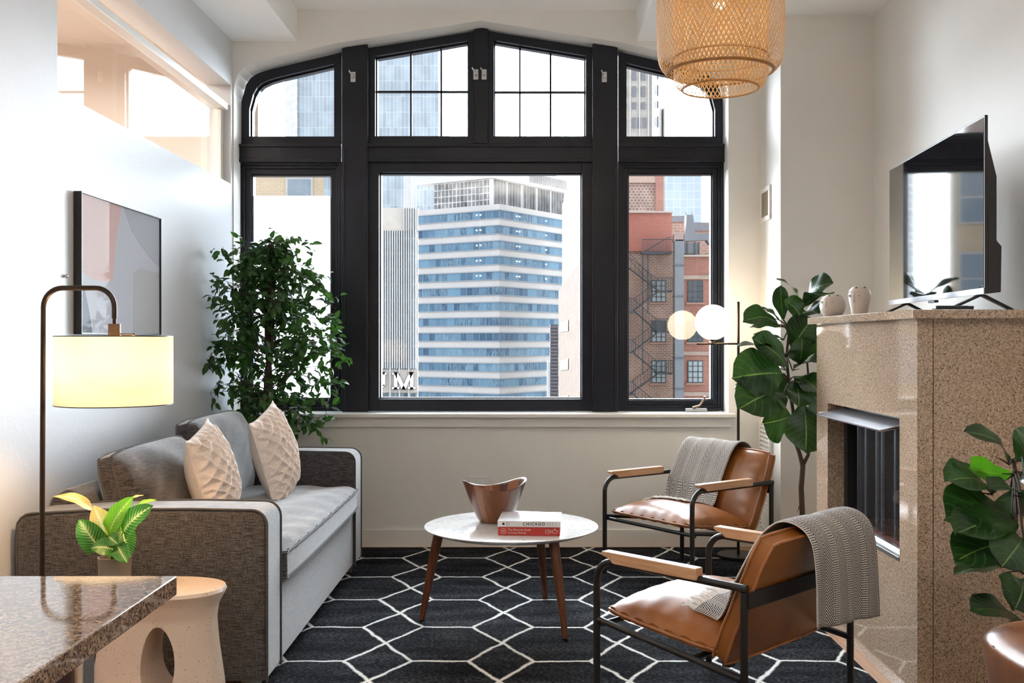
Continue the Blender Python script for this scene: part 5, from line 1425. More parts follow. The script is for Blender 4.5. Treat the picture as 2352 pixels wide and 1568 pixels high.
FL = [
 ((1836,690),(1783,641),5.35,5.25,0.085,0.10,(0.5,-0.2,0.8),'fiddle'),
 ((1850,690),(1914,650),5.35,5.20,0.16,0.16,(0.1,-0.75,0.6),'fiddle'),
 ((1846,705),(1905,676),5.32,5.05,0.13,0.08,(0.1,-0.4,0.9),'fiddle'),
 ((1848,715),(1880,720),5.42,5.30,0.16,0.10,(0.0,-0.9,0.3),'fiddle'),
 ((1788,745),(1706,738),5.35,5.22,0.15,0.16,(0.0,-0.7,0.7),'fiddle'),
 ((1790,735),(1740,708),5.48,5.52,0.09,0.10,(0.1,-0.2,0.9),'fiddle'),
 ((1796,750),(1722,752),5.40,5.40,0.10,0.06,(0.0,0.35,0.9),'fiddle'),
 ((1800,735),(1793,655),5.38,5.32,0.085,0.06,(-0.5,-0.8,0.1),'fiddle'),
 ((1842,745),(1802,688),5.34,5.22,0.13,0.12,(0.4,-0.8,0.3),'fiddle'),
 ((1818,800),(1868,730),5.25,5.15,0.17,0.08,(-0.3,-0.9,0.2),'fiddle'),
 ((1836,835),(1842,772),5.22,5.12,0.15,0.06,(0.1,-0.95,0.1),'fiddle'),
 ((1810,845),(1727,776),5.34,5.18,0.16,0.08,(0.2,-0.85,0.5),'fiddle'),
 ((1792,808),(1694,796),5.32,5.18,0.11,0.07,(0.0,-0.10,1.0),'fiddle'),
 ((1806,850),(1724,818),5.42,5.36,0.10,0.10,(0.1,-0.30,0.9),'fiddle'),
 ((1800,780),(1730,768),5.48,5.50,0.12,0.05,(0.0,-0.15,1.0),'fiddle'),
 ((1800,858),(1681,868),5.30,5.12,0.25,0.08,(0.05,-0.93,0.35),'fiddle'),
 ((1806,893),(1688,893),5.36,5.26,0.14,0.05,(0.0,-0.12,1.0),'fiddle'),
 ((1800,905),(1696,940),5.26,5.04,0.25,0.14,(-0.1,-0.85,0.55),'fiddle'),
 ((1818,955),(1752,972),5.40,5.36,0.22,0.06,(-0.2,-0.85,-0.4),'fiddle'),
 ((1846,925),(1850,1040),5.22,5.12,0.24,0.06,(0.2,-0.95,0.1),'fiddle'),
 ((1822,865),(1884,905),5.26,5.14,0.17,0.14,(0.1,-0.6,0.8),'fiddle'),
 ((1820,850),(1888,830),5.30,5.18,0.18,0.10,(0.1,-0.4,0.9),'fiddle'),
 ((1812,790),(1886,770),5.42,5.38,0.20,0.10,(0.0,-0.8,0.6),'fiddle'),
 ((1850,800),(1895,745),5.45,5.45,0.20,0.08,(0.0,-0.9,0.4),'fiddle'),
 ((1825,875),(1835,935),5.18,5.08,0.15,0.10,(0.3,-0.9,0.3),'fiddle'),
 ((1800,862),(1768,900),5.44,5.40,0.18,0.08,(-0.3,-0.9,0.2),'fiddle'),
 ((1860,900),(1900,960),5.35,5.30,0.20,0.10,(0.2,-0.8,0.5),'fiddle'),
]
fiddle(ff, FL, tk, M_, rnd)

# second fig near the camera at the right edge
nx, ny = 1.64, 3.08
f2 = thing('fiddle_leaf_fig', (nx, ny, 0.0), 'dark fiddle leaf fig at the right edge with one lime green leaf', 'plant', group='fiddle leaf figs')
MB().lathe([(0.0, 0.001), (0.11, 0.001), (0.12, 0.02), (0.14, 0.28), (0.145, 0.30), (0.13, 0.30), (0.125, 0.27), (0.0, 0.27)], (nx, ny, 0), 40).build('pot', M_['dark_pot'], f2)
MB().lathe([(0.0, 0.276), (0.125, 0.272)], (nx, ny, 0), 24).build('soil', M_['soil'], f2)
tp2 = [Vector((nx, ny, 0.26)), Vector((nx-0.01, ny, 0.5)), Vector((nx+0.01, ny, 0.70)), Vector((nx-0.02, ny, 0.88)), at(2332, 1085, ny), at(2328, 1060, ny)]
MB().tube(tp2, [0.016, 0.014, 0.012, 0.010, 0.008, 0.006], 12).build('trunk', M_['bark'], f2)
FL2 = [
 ((2326,1088),(2226,1072),3.02,2.92,0.085,-0.06,(0.1,-0.8,0.55),'fiddle_lime'),
 ((2318,1066),(2213,991),3.05,2.98,0.085,0.16,(0.2,-0.5,0.8),'fiddle'),
 ((2278,1135),(2172,1105),3.00,2.90,0.14,0.16,(0.1,-0.5,0.85),'fiddle'),
 ((2345,1140),(2268,1118),2.95,2.85,0.08,0.10,(0.1,-0.4,0.9),'fiddle'),
 ((2325,1190),(2170,1190),3.00,2.86,0.19,0.12,(0.0,-0.6,0.75),'fiddle'),
 ((2335,1205),(2196,1226),2.92,2.80,0.15,0.10,(-0.1,-0.5,0.85),'fiddle'),
 ((2330,1262),(2192,1290),2.94,2.82,0.16,0.13,(0.0,-0.5,0.8),'fiddle'),
 ((2350,1235),(2300,1302),2.86,2.74,0.14,0.10,(0.1,-0.7,0.6),'fiddle'),
 ((2340,1310),(2190,1318),3.08,3.04,0.09,0.08,(0.0,-0.15,1.0),'fiddle'),
 ((2350,1330),(2330,1400),2.98,2.90,0.16,0.10,(0.1,-0.9,0.3),'fiddle'),
 ((2348,1430),(2228,1400),3.02,2.94,0.12,0.10,(0.0,-0.4,0.9),'fiddle'),
 ((2335,1060),(2395,1000),3.05,3.05,0.12,0.12,(-0.2,-0.8,0.5),'fiddle'),
 ((2345,1100),(2420,1060),3.02,2.92,0.16,0.12,(-0.1,-0.7,0.6),'fiddle'),
 ((2350,1180),(2450,1160),3.00,2.90,0.18,0.12,(-0.1,-0.7,0.6),'fiddle'),
 ((2350,1290),(2460,1300),3.00,2.92,0.18,0.12,(0,-0.7,0.6),'fiddle'),
 ((2320,1125),(2345,1180),3.10,3.06,0.16,0.10,(0,-0.9,0.3),'fiddle'),
]
def tk2(B): return min(tp2[1:], key=lambda p: (p-B).length)
fiddle(f2, FL2, tk2, M_, rnd)

# worn leather saddle stool at the lower right
sx_, sy_ = 1.300, 2.42
so = thing('leather_stool', (sx_, sy_, 0.0), 'worn brown leather saddle stool at the lower right corner', 'stool')
def saddle(u, v, k=1.0, off=0.0):
    # u around the short way (left flap - top - right flap), v along depth
    a = (u-0.5)*2; b = (v-0.5)*2
    s = abs(a)
    w_ = 0.150 - 0.012*abs(b)**3
    if s < 0.55:
        x = math.sin(s/0.55*math.pi/2)*w_; z = 0.548 + 0.05*math.cos(s/0.55*math.pi/2) - 0.02*(1-b*b)*(1-s)
    else:
        t = (s-0.55)/0.45; x = w_ - 0.050*t**1.1; z = 0.548 - 0.32*t
    y = b*0.19*(1-0.10*max(0, s-0.55)/0.45)
    r = 1 - 0.12*abs(b)**6
    return Vector((sx_ + math.copysign(x+off, a)*r, sy_ + y, z + off*0.6 - 0.02*abs(b)**6))
mb = MB(); mb.grid(lambda u, v: saddle(u, v), 48, 24)
mb.build('seat_leather', M_['leather_dark'], so, smooth=80, solid=0.02)
mb = MB()
for b in (-0.42, 0.42):
    mb.tube([saddle(i/40, 0.5+b*0.5, off=0.004) for i in range(41)], 0.006, 8)
mb.build('seam_welt', M_['leather_dark'], so, smooth=80)
mb = MB()
for k in range(5):
    mb.tube([saddle(0.5+0.16*math.sin((i/20-0.5)*2), 0.30+k*0.09, off=0.002) for i in range(21)], 0.0035, 6)
mb.build('pleat', M_['leather_dark'], so, smooth=80)
for a in (-1, 1):
    for b in (-1, 1):
        MB().tube([(sx_+a*0.07, sy_+b*0.11, 0.56), (sx_+a*0.125, sy_+b*0.16, RZ+0.003)], [0.016, 0.011], 12).build('leg', M_['walnut'], so)

# ------------------------------------------------------------------ the city outside
def facade(name, col, glass, bw, rh, mortar, mcol=None, rough=0.6, var=0.15, noise=8.0, offset=0.0, vert=True, k1=1.0):
    """wall with a grid of panes / courses; texture runs along the face through UV in metres"""
    m, nt, b = newmat(name)
    tc = nt.nodes.new('ShaderNodeTexCoord')
    br = N(nt, 'ShaderNodeTexBrick', Scale=1.0); br.offset = offset
    br.inputs['Brick Width'].default_value = bw; br.inputs['Row Height'].default_value = rh; br.inputs['Mortar Size'].default_value = mortar
    br.inputs['Color1'].default_value = (*glass, 1); br.inputs['Color2'].default_value = (*[g*(1-var) for g in glass], 1); br.inputs['Mortar'].default_value = (*(mcol or col), 1)
    lk(nt, tc.outputs['UV'], br.inputs['Vector'])
    mp = nt.nodes.new('ShaderNodeMapping'); mp.inputs['Scale'].default_value = (noise, noise, noise); lk(nt, tc.outputs['UV'], mp.inputs[0])
    n = N(nt, 'ShaderNodeTexNoise', Scale=1.0, Detail=4.0); lk(nt, mp.outputs[0], n.inputs['Vector'])
    g = ramp(nt, n.outputs['Fac'], [(0.3, (1-var,)*3), (0.7, (1+var*0.3,)*3)])
    mm = nt.nodes.new('ShaderNodeMix'); mm.data_type = 'RGBA'; mm.blend_type = 'MULTIPLY'; mm.inputs[0].default_value = 1
    lk(nt, br.outputs[0], mm.inputs[6]); lk(nt, g, mm.inputs[7]); lk(nt, mm.outputs[2], b.inputs['Base Color'])
    b.inputs['Roughness'].default_value = rough; b.inputs['Specular IOR Level'].default_value = 0.25
    return m
class UVB(MB):
    def wall(s, p0, p1, z0, z1, mi=0):
        """vertical rectangle between two plan points, UV in metres"""
        p0 = Vector((p0[0], p0[1], 0)); p1 = Vector((p1[0], p1[1], 0)); L = (p1-p0).length
        return s.add([(p0.x, p0.y, z0), (p1.x, p1.y, z0), (p1.x, p1.y, z1), (p0.x, p0.y, z1)], [(0, 1, 2, 3)], mi, [(0, z0), (L, z0), (L, z1), (0, z1)])
    def block(s, plan, z0, z1, mi=0):
        """closed prism standing on a plan polygon"""
        n = len(plan)
        for i in range(n): s.wall(plan[i], plan[(i+1) % n], z0, z1, mi)
        s.add([(x, y, z1) for x, y in plan], [tuple(range(n))], mi, [(x, y) for x, y in plan])
        return s
def X(px, D): return (px-VX)/F*D
def Z(py, D): return EYE+(VY-py)/F*D
def bld(name, loc, label): return thing(name, loc, label, 'building')
def rect(px0, px1, D, depth, skew=0):
    return [(X(px0, D), D), (X(px1, D), D), (X(px1, D), D+depth), (X(px0, D), D+depth)]

# -- banded white office tower
A = Vector((-4.93, 200.0)); Lf = Vector((-21.8, 210.3)); Rt = Vector((7.95, 217.4))
dL = (Lf-A).normalized(); dR = (Rt-A).normalized()
Rt2 = A + dR*34; Bk = Lf + dR*34
sc_ = F/200.0
def zc(py): return EYE+(VY-py)/sc_
t1_ = bld('office_tower', (A.x, A.y, -60), 'white office tower with rows of blue ribbon windows in the middle window')
conc = facade('pale_concrete', (0.50, 0.49, 0.48), (0.60, 0.565, 0.545), 3.0, 2.993, 0.02, (0.52, 0.50, 0.49), 0.8, 0.05, 0.2)
UVB().block([tuple(A), tuple(Rt2), tuple(Bk), tuple(Lf)], -60, zc(468)).build('facade', conc, t1_, smooth=0)
def ribbon_mat(seed):
    m, nt, b = newmat('ribbon_glass')
    tc = nt.nodes.new('ShaderNodeTexCoord'); br = N(nt, 'ShaderNodeTexBrick', Scale=1.0); br.offset = 0.0
    br.inputs['Brick Width'].default_value = 1.55; br.inputs['Row Height'].default_value = 2.993; br.inputs['Mortar Size'].default_value = 0.055
    br.inputs['Color1'].default_value = (0.04, 0.09, 0.16, 1); br.inputs['Color2'].default_value = (0.16, 0.30, 0.42, 1); br.inputs['Mortar'].default_value = (0.22, 0.27, 0.32, 1); br.inputs['Bias'].default_value = -0.1
    lk(nt, tc.outputs['UV'], br.inputs['Vector'])
    mp = nt.nodes.new('ShaderNodeMapping'); mp.inputs['Scale'].default_value = (1.6, 0.35, 1); mp.inputs['Rotation'].default_value = (0, 0, 0.15); lk(nt, tc.outputs['UV'], mp.inputs[0])
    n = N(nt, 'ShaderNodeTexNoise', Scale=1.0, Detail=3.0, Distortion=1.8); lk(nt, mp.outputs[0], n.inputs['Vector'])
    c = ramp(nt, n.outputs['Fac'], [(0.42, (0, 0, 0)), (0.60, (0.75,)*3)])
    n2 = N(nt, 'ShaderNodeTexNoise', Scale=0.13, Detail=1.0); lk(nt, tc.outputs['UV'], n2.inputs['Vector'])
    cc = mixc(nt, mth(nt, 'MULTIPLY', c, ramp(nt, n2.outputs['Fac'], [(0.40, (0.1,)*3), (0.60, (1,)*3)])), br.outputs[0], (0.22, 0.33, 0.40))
    lk(nt, cc, b.inputs['Base Color']); b.inputs['Roughness'].default_value = 0.35; b.inputs['Specular IOR Level'].default_value = 0.3; return m
rbm = ribbon_mat(0); lit = emis('office_ceiling_light', (0.95, 0.98, 1.0), 1.2)
fr_ = plain('ribbon_frame', (0.26, 0.30, 0.34), 0.6)
def off_(p, q, d):
    n = Vector((q.y-p.y, -(q.x-p.x))).normalized()
    if n.y > 0: n = -n
    return p+n*d, q+n*d
for k in range(17):
    zt_ = zc(481.8+35.28*k); zb_ = zt_-1.62
    for (p, q) in ((A, Lf), (A, Rt2)):
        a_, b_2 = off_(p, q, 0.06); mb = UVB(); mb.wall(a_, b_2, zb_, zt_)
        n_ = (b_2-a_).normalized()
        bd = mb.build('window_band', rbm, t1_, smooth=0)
        if k < 14:
            mb = MB()
            pn = Vector((n_.y, -n_.x)); pn = pn if pn.y < 0 else -pn
            for zz in (zt_, zb_):
                c0 = a_; c1 = b_2
                mb.prism([(c0.x, c0.y, zz-0.09), (c1.x, c1.y, zz-0.09), (c1.x, c1.y, zz+0.09), (c0.x, c0.y, zz+0.09)], (pn.x*0.12, pn.y*0.12, 0))
            mb.build('sill_line', fr_, bd, smooth=0)
            if k in (0, 1, 2, 3, 4):
                mb = MB()
                for s_ in (4.3, 5.2) if p is A and q is Lf else (5.4, 6.3, 15.5):
                    c_ = a_ + n_*s_ + pn*0.15
                    mb.box(c_.x-0.16, c_.x+0.16, c_.y-0.02, c_.y, zt_-0.85, zt_-0.62)
                mb.build('ceiling_light', lit, bd, smooth=0)
# glazed top storey, set back, and heavy roof slab
G = Vector((X(1128, 206), 206.0)); GL = G+dL*14.2; GR = G+dR*26
zg0, zg1 = zc(470), EYE+(VY-403)/F*206
gm = facade('gallery_glass', (0.72, 0.69, 0.67), (0.30, 0.30, 0.31), 0.95, 1.35, 0.10, (0.75, 0.72, 0.70), 0.4, 0.55, 0.5)
mb = UVB(); mb.wall(G, GL, zg0, zg1); mb.build('gallery_glazing', gm, t1_, smooth=0)
mb = UVB(); mb.wall(G, GR, zg0, zg1); mb.build('gallery_glazing', facade('gallery_glass_dark', (0.7, 0.68, 0.66), (0.20, 0.20, 0.21), 1.0, 9.0, 0.06, (0.60, 0.58, 0.56), 0.4, 0.6, 0.35), t1_, smooth=0)
mb = MB()
c_ = G - (dL+dR)*0.3; mb.box(c_.x-0.45, c_.x+0.45, c_.y-0.3, c_.y+0.3, zg0, zg1)
for i in range(1, 5):
    p_ = G + dR*(i*5.2); mb.box(p_.x-0.22, p_.x+0.22, p_.y-0.25, p_.y+0.05, zg0, zg1)
mb.build('column', plain('white_column', (0.62, 0.60, 0.58), 0.8), t1_, smooth=0)
R0_ = G-(dL+dR)*1.2; RL_ = R0_+dL*19; RR_ = R0_+dR*34; RB_ = RL_+dR*34
roofm = facade('roof_fascia', (0.6, 0.58, 0.57), (0.62, 0.60, 0.59), 4.0, 1.2, 0.03, (0.52, 0.50, 0.49), 0.8, 0.05, 0.2)
mb = UVB(); mb.block([tuple(R0_), tuple(RR_), tuple(RB_), tuple(RL_)], EYE+(VY-409)/F*205, EYE+(VY-372)/F*205)
mb.add([(p.x, p.y, EYE+(VY-409)/F*205) for p in (R0_, RL_, RB_, RR_)], [(0, 1, 2, 3)], 0, [(0, 0)]*4)
mb.build('roof_slab', roofm, t1_, smooth=0)
p_ = R0_+dR*15+dL*2; mb = MB()
for i in range(20):
    q_ = R0_+dR*(13+i*0.7)-Vector((0.1, 0.4)); mb.box(q_.x-0.15, q_.x+0.15, q_.y-0.2, q_.y, EYE+(VY-402)/F*205, EYE+(VY-380)/F*205)
mb.build('roof_louvre', plain('roof_louvre_grey', (0.25, 0.26, 0.28), 0.7), t1_, smooth=0)

# -- tall hazy glass tower on the left
t2_ = bld('glass_tower', (X(830, 290), 290, -80), 'tall pale glass tower rising out of sight behind the left window post')
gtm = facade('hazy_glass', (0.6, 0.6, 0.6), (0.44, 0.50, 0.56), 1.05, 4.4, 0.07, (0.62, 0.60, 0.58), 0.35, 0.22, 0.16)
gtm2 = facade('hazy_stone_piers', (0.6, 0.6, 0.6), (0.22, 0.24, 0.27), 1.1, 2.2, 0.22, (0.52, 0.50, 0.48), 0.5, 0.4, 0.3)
mb = UVB(); mb.block(rect(683, 1008, 290, 40), -80, Z(-260, 290)); mb.build('facade', gtm, t2_, smooth=0)
mb = UVB(); mb.block([(X(655, 296), 296), (X(683, 289), 289), (X(683, 289), 330), (X(655, 296), 330)], -80, Z(-260, 290)); mb.build('pier_facade', gtm2, t2_, smooth=0)
# -- lower block of it with ledge and channel letters
t3_ = bld('stone_podium', (X(900, 250), 250, -80), 'pale stone and glass block carrying large white letters at the left')
p3m = facade('pale_block_glass', (0.6, 0.6, 0.6), (0.26, 0.38, 0.48), 1.7, 3.75, 0.28, (0.50, 0.48, 0.46), 0.5, 0.45, 0.35)
stn = plain('beige_stone', (0.52, 0.47, 0.42), 0.85, var=0.05, scale=0.5)
mb = UVB(); mb.block(rect(845, 959, 250, 25), -80, Z(528, 250)); mb.build('facade', p3m, t3_, smooth=0)
MB().box(X(840, 249), X(960, 249), 248.6, 252, Z(530, 249), Z(478, 249)).build('stone_band', stn, t3_, smooth=0)
MB().box(X(840, 249), X(960, 249), 248.6, 252, Z(901, 249), Z(848, 249)).build('sign_band', stn, t3_, smooth=0)
mb = MB()
for i in range(16):
    x_ = X(876+i*5.3, 249); mb.box(x_-0.14, x_+0.14, 247.9, 248.9, Z(930, 249) if i % 4 == 0 else Z(846, 249), Z(400 if i > 9 else 530, 249))
mb.build('fin', plain('pale_fin', (0.50, 0.50, 0.50), 0.7), t3_, smooth=0)
ltr = plain('white_letter', (0.86, 0.84, 0.82), 0.5); ltd = plain('letter_outline', (0.36, 0.34, 0.33), 0.6)
def letter(ch, px0, px1, py0, py1):
    D = 247.6; x0, x1, zb_, zt_ = X(px0, D), X(px1, D), Z(py1, D), Z(py0, D); th_ = (x1-x0)*0.2; y = D; d = 0.5
    def bars(g, mb, y):
        h = g
        if ch == 'U':
            mb.box(x0-h, x0+th_+h, y, y+d, zb_+th_-h, zt_+h); mb.box(x1-th_-h, x1+h, y, y+d, zb_+th_-h, zt_+h)
            mb.prism([(x0-h, y, zb_+th_*1.3), (x0+th_, y, zb_-h), (x1-th_, y, zb_-h), (x1+h, y, zb_+th_*1.3), (x1-th_, y, zb_+th_*1.4), (x1-th_*1.4, y, zb_+th_), (x0+th_*1.4, y, zb_+th_), (x0+th_, y, zb_+th_*1.4)], (0, d, 0))
            mb.box(x0-th_*0.5-h, x0+th_*1.5+h, y, y+d, zt_-th_*0.5, zt_+h); mb.box(x1-th_*1.5-h, x1+th_*0.5+h, y, y+d, zt_-th_*0.5, zt_+h)
        else:
            mb.box(x0-h, x0+th_*0.8+h, y, y+d, zb_-h, zt_+h); mb.box(x1-th_*0.8-h, x1+h, y, y+d, zb_-h, zt_+h); xm = (x0+x1)/2
            mb.prism([(x0, y, zt_+h), (x0+th_+h, y, zt_+h), (xm+th_*0.5+h, y, zb_-h), (xm-th_*0.5-h, y, zb_-h)], (0, d, 0))
            mb.prism([(x1, y, zt_+h), (x1-th_-h, y, zt_+h), (xm-th_*0.5-h, y, zb_-h), (xm+th_*0.5+h, y, zb_-h)], (0, d, 0))
            for xx in (x0+th_*0.4, x1-th_*0.4): mb.box(xx-th_*0.95-h, xx+th_*0.95+h, y, y+d, zb_-h, zb_+th_*0.45)
            for xx in (x0+th_*0.4, x1-th_*0.4): mb.box(xx-th_*0.85-h, xx+th_*0.5+h, y, y+d, zt_-th_*0.45, zt_+h)
        return mb
    o = bars(0.16, MB(), D+0.3).build('letter', ltd, t3_, smooth=0)
    bars(0, MB(), D).build('letter_face', ltr, o, smooth=0)
letter('U', 848, 884, 856, 893); letter('M', 905, 949, 856, 893)

# -- white wall filling the left lower light, small brick corner above
t4_ = bld('tan_brick_building', (-11.6, 38.0, -40), 'near tan brick building with sash windows, mirrored in the television screen')
mb = UVB(); mb.block([(-16.0, 38.0), (-7.45, 38.0), (-7.9, 39.6), (-16.0, 39.6)], -40, 8.2)
mb.build('facade', facade('tan_brick', (0.5, 0.4, 0.3), (0.46, 0.34, 0.22), 0.25, 0.085, 0.010, (0.50, 0.40, 0.30), 0.85, 0.08, 1.0, 0.5), t4_, smooth=0)
_fm = plain('tan_building_sash', (0.40, 0.38, 0.36), 0.5); _gm = plain('tan_building_glass', (0.16, 0.20, 0.24), 0.2)
for _x in (-8.35, -11.4, -14.4):
    for _z in (6.4, 3.5, 0.6, -2.3, -5.2):
        w_ = MB().box(_x-0.5, _x+0.5, 37.93, 38.02, _z-0.95, _z+0.95).build('window', _fm, t4_, smooth=0)
        MB().box(_x-0.42, _x+0.42, 37.90, 37.93, _z-0.87, _z-0.04).build('pane', _gm, w_, smooth=0)
        MB().box(_x-0.42, _x+0.42, 37.90, 37.93, _z+0.04, _z+0.87).build('pane', _gm, w_, smooth=0)
t5_ = bld('brick_corner_building', (X(575, 130), 130, -40), 'narrow brown brick corner in the arched top left window')
mb = UVB(); mb.block([(X(520, 134), 134), (X(593, 134), 134), (X(586, 142), 142), (X(520, 142), 142)], -40, Z(217, 134)); mb.build('facade', facade('brown_brick', (0.4, 0.3, 0.25), (0.36, 0.24, 0.19), 2.2, 1.1, 0.09, (0.28, 0.20, 0.16), 0.8, 0.2, 0.4), t5_, smooth=0)

# -- beige brick building whose side wall recedes at the right of the middle light
t6_ = bld('beige_brick_building', (3.3, 66, -40), 'beige brick building side wall slanting away at the right of the middle window')
bb1 = facade('beige_brick', (0.55, 0.45, 0.36), (0.28, 0.19, 0.12), 0.55, 0.16, 0.018, (0.32, 0.23, 0.155), 0.85, 0.10, 0.5, 0.5)
bb2 = facade('brown_grey_brick', (0.5, 0.4, 0.34), (0.20, 0.125, 0.085), 0.5, 0.15, 0.02, (0.27, 0.19, 0.14), 0.85, 0.18, 0.9, 0.5)
P1 = (X(1352, 58), 58); P2 = (X(1291, 76), 76)
mb = UVB(); mb.block([P1, (4.75, 58.5), (4.85, 77), P2], -40, Z(468, 76)); mb.build('facade', bb1, t6_, smooth=0)
P3 = (X(1352, 56), 56); P4 = (X(1283, 79), 79)
mb = UVB(); mb.add([(P3[0], P3[1], -40), (P4[0], P4[1], -40), (P4[0], P4[1], Z(668, 79)), (P3[0], P3[1], Z(575, 56))], [(0, 1, 2, 3)], 0, [(0, -40), (23, -40), (23, 5), (0, 9)])
mb.add([(P4[0], P4[1], -40), (P4[0]+1, P4[1]+3, -40), (P4[0]+1, P4[1]+3, Z(668, 79)), (P4[0], P4[1], Z(668, 79))], [(0, 1, 2, 3)], 0, [(0, 0), (3, 0), (3, 40), (0, 40)])
mb.build('lower_facade', bb2, t6_, smooth=0)
for py in (748, 836, 920):
    a = 0.35; b_ = 0.85
    def on(t, z): return (P4[0]+(P3[0]-P4[0])*t-0.05, P4[1]+(P3[1]-P4[1])*t, z)
    MB().add([on(0.10, Z(py-8, 76.7)), on(0.42, Z(py-14, 69.3)), on(0.42, Z(py+12, 69.3)), on(0.10, Z(py+14, 76.7))], [(0, 1, 2, 3)]).build('painted_patch', plain('pale_patch', (0.27, 0.205, 0.155), 0.85), t6_, smooth=0)
t7_ = bld('louvred_shaft', (X(1273, 88), 88, -40), 'dark grey louvred shaft beside the banded tower')
MB().box(X(1264, 88), X(1282, 88), 88, 90, -40, Z(745, 88)).build('shaft', plain('dark_slate_panel', (0.10, 0.11, 0.13), 0.7), t7_, smooth=0)
mb = MB()
for i in range(26): mb.box(X(1263, 88), X(1282.5, 88), 87.9, 88.0, Z(752+i*8, 88), Z(749+i*8, 88))
mb.build('louvre', plain('slate_louvre', (0.17, 0.18, 0.21), 0.7), t7_, smooth=0)
MB().box(X(1257, 88.5), X(1265, 88.5), 88.4, 90, -40, Z(830, 88.5)).build('white_flank', plain('white_flank', (0.72, 0.74, 0.76), 0.7), t7_, smooth=0)

# -- red brick building with fire escape in the right light
D7 = 70.0
t8 = bld('red_brick_building', (X(1500, D7), D7, -40), 'red brick building with a zigzag fire escape in the right window')
rb1 = facade('red_painted_brick', (0.5, 0.2, 0.15), (0.46, 0.175, 0.135), 0.30, 0.10, 0.008, (0.42, 0.17, 0.13), 0.85, 0.10, 0.5, 0.5)
rb2 = facade('brown_brick_wall', (0.5, 0.3, 0.25), (0.38, 0.20, 0.145), 0.32, 0.12, 0.022, (0.50, 0.40, 0.33), 0.85, 0.28, 0.45, 0.5)
rb3 = facade('red_brick_wing', (0.5, 0.3, 0.25), (0.43, 0.18, 0.13), 0.32, 0.12, 0.014, (0.45, 0.27, 0.21), 0.85, 0.15, 0.5, 0.5)
mb = UVB(); mb.block(rect(1345, 1543, D7, 14), Z(577, D7), Z(488, D7)); mb.build('upper_block', rb1, t8, smooth=0)
mb = UVB(); mb.block(rect(1345, 1547, D7+0.3, 14), -40, Z(576, D7)); mb.build('left_wall', rb2, t8, smooth=0)
mb = UVB(); mb.block(rect(1547, 1760, D7+0.6, 14), -40, Z(586, D7)); mb.build('right_wall', rb3, t8, smooth=0)
MB().box(X(1545, D7), X(1762, D7), D7+0.35, D7+1.2, Z(588, D7), Z(584, D7)).box(X(1345, D7), X(1545, D7), D7-0.2, D7+0.6, Z(489, D7), Z(485.5, D7)).build('coping', plain('stone_coping', (0.52, 0.44, 0.38), 0.85), t8, smooth=0)
belt = facade('belt_brick', (0.5, 0.3, 0.25), (0.52, 0.36, 0.28), 0.3, 0.12, 0.02, (0.5, 0.4, 0.34), 0.85, 0.15, 0.5, 0.5)
mb = UVB()
for y_ in (640, 816, 910): mb.wall((X(1563, D7), D7+0.5), (X(1762, D7), D7+0.5), Z(y_, D7), Z(y_-9, D7))
mb.build('belt_course', belt, t8, smooth=0)
wdk = plain('dark_window_glass', (0.05, 0.06, 0.065), 0.25, spec=0.6); wlt = plain('pale_window_glass', (0.36, 0.40, 0.40), 0.3); wfr = plain('slate_window_frame', (0.07, 0.08, 0.09), 0.6); lint = plain('window_lintel', (0.42, 0.24, 0.18), 0.85)
def bwin(px0, px1, py0, py1, y, lower_pale, cols=2, parent=None, upper=None):
    x0, x1, z0, z1 = X(px0, D7), X(px1, D7), Z(py1, D7), Z(py0, D7); zm = (z0+z1)/2; f = 0.07
    w_ = MB().box(x0, x1, y-0.10, y+0.02, z0, z1).build('window', wfr, parent, smooth=0)
    mb = MB(); mb.box(x0+f, x1-f, y-0.12, y-0.10, z0+f, zm-f/2); mb.build('pane', wlt if lower_pale else wdk, w_, smooth=0)
    mb = MB(); mb.box(x0+f, x1-f, y-0.12, y-0.10, zm+f/2, z1-f); mb.build('pane', wlt if upper else wdk, w_, smooth=0)
    mb = MB()
    for i in range(1, cols): xx = x0+(x1-x0)*i/cols; mb.box(xx-0.03, xx+0.03, y-0.15, y-0.12, z0, z1)
    for zz in (zm, z0+(z1-z0)*0.25, z0+(z1-z0)*0.75): mb.box(x0, x1, y-0.15, y-0.12, zz-0.022, zz+0.022)
    mb.build('glazing_bar', wfr, w_, smooth=0)
    MB().box(x0-0.12, x1+0.12, y-0.2, y, z0-0.12, z0).build('sill', lint, w_, smooth=0)
for (a, b_) in ((643, 694), (736, 786), (828, 880), (921, 972)):
    bwin(1497, 1531, a, b_, D7+0.3, True, 3, t8, a == 643 or a == 828)
    bwin(1582, 1618, a, b_, D7+0.6, a == 828, 3, t8, a == 828)
    bwin(1660, 1696, a, b_, D7+0.6, False, 3, t8)
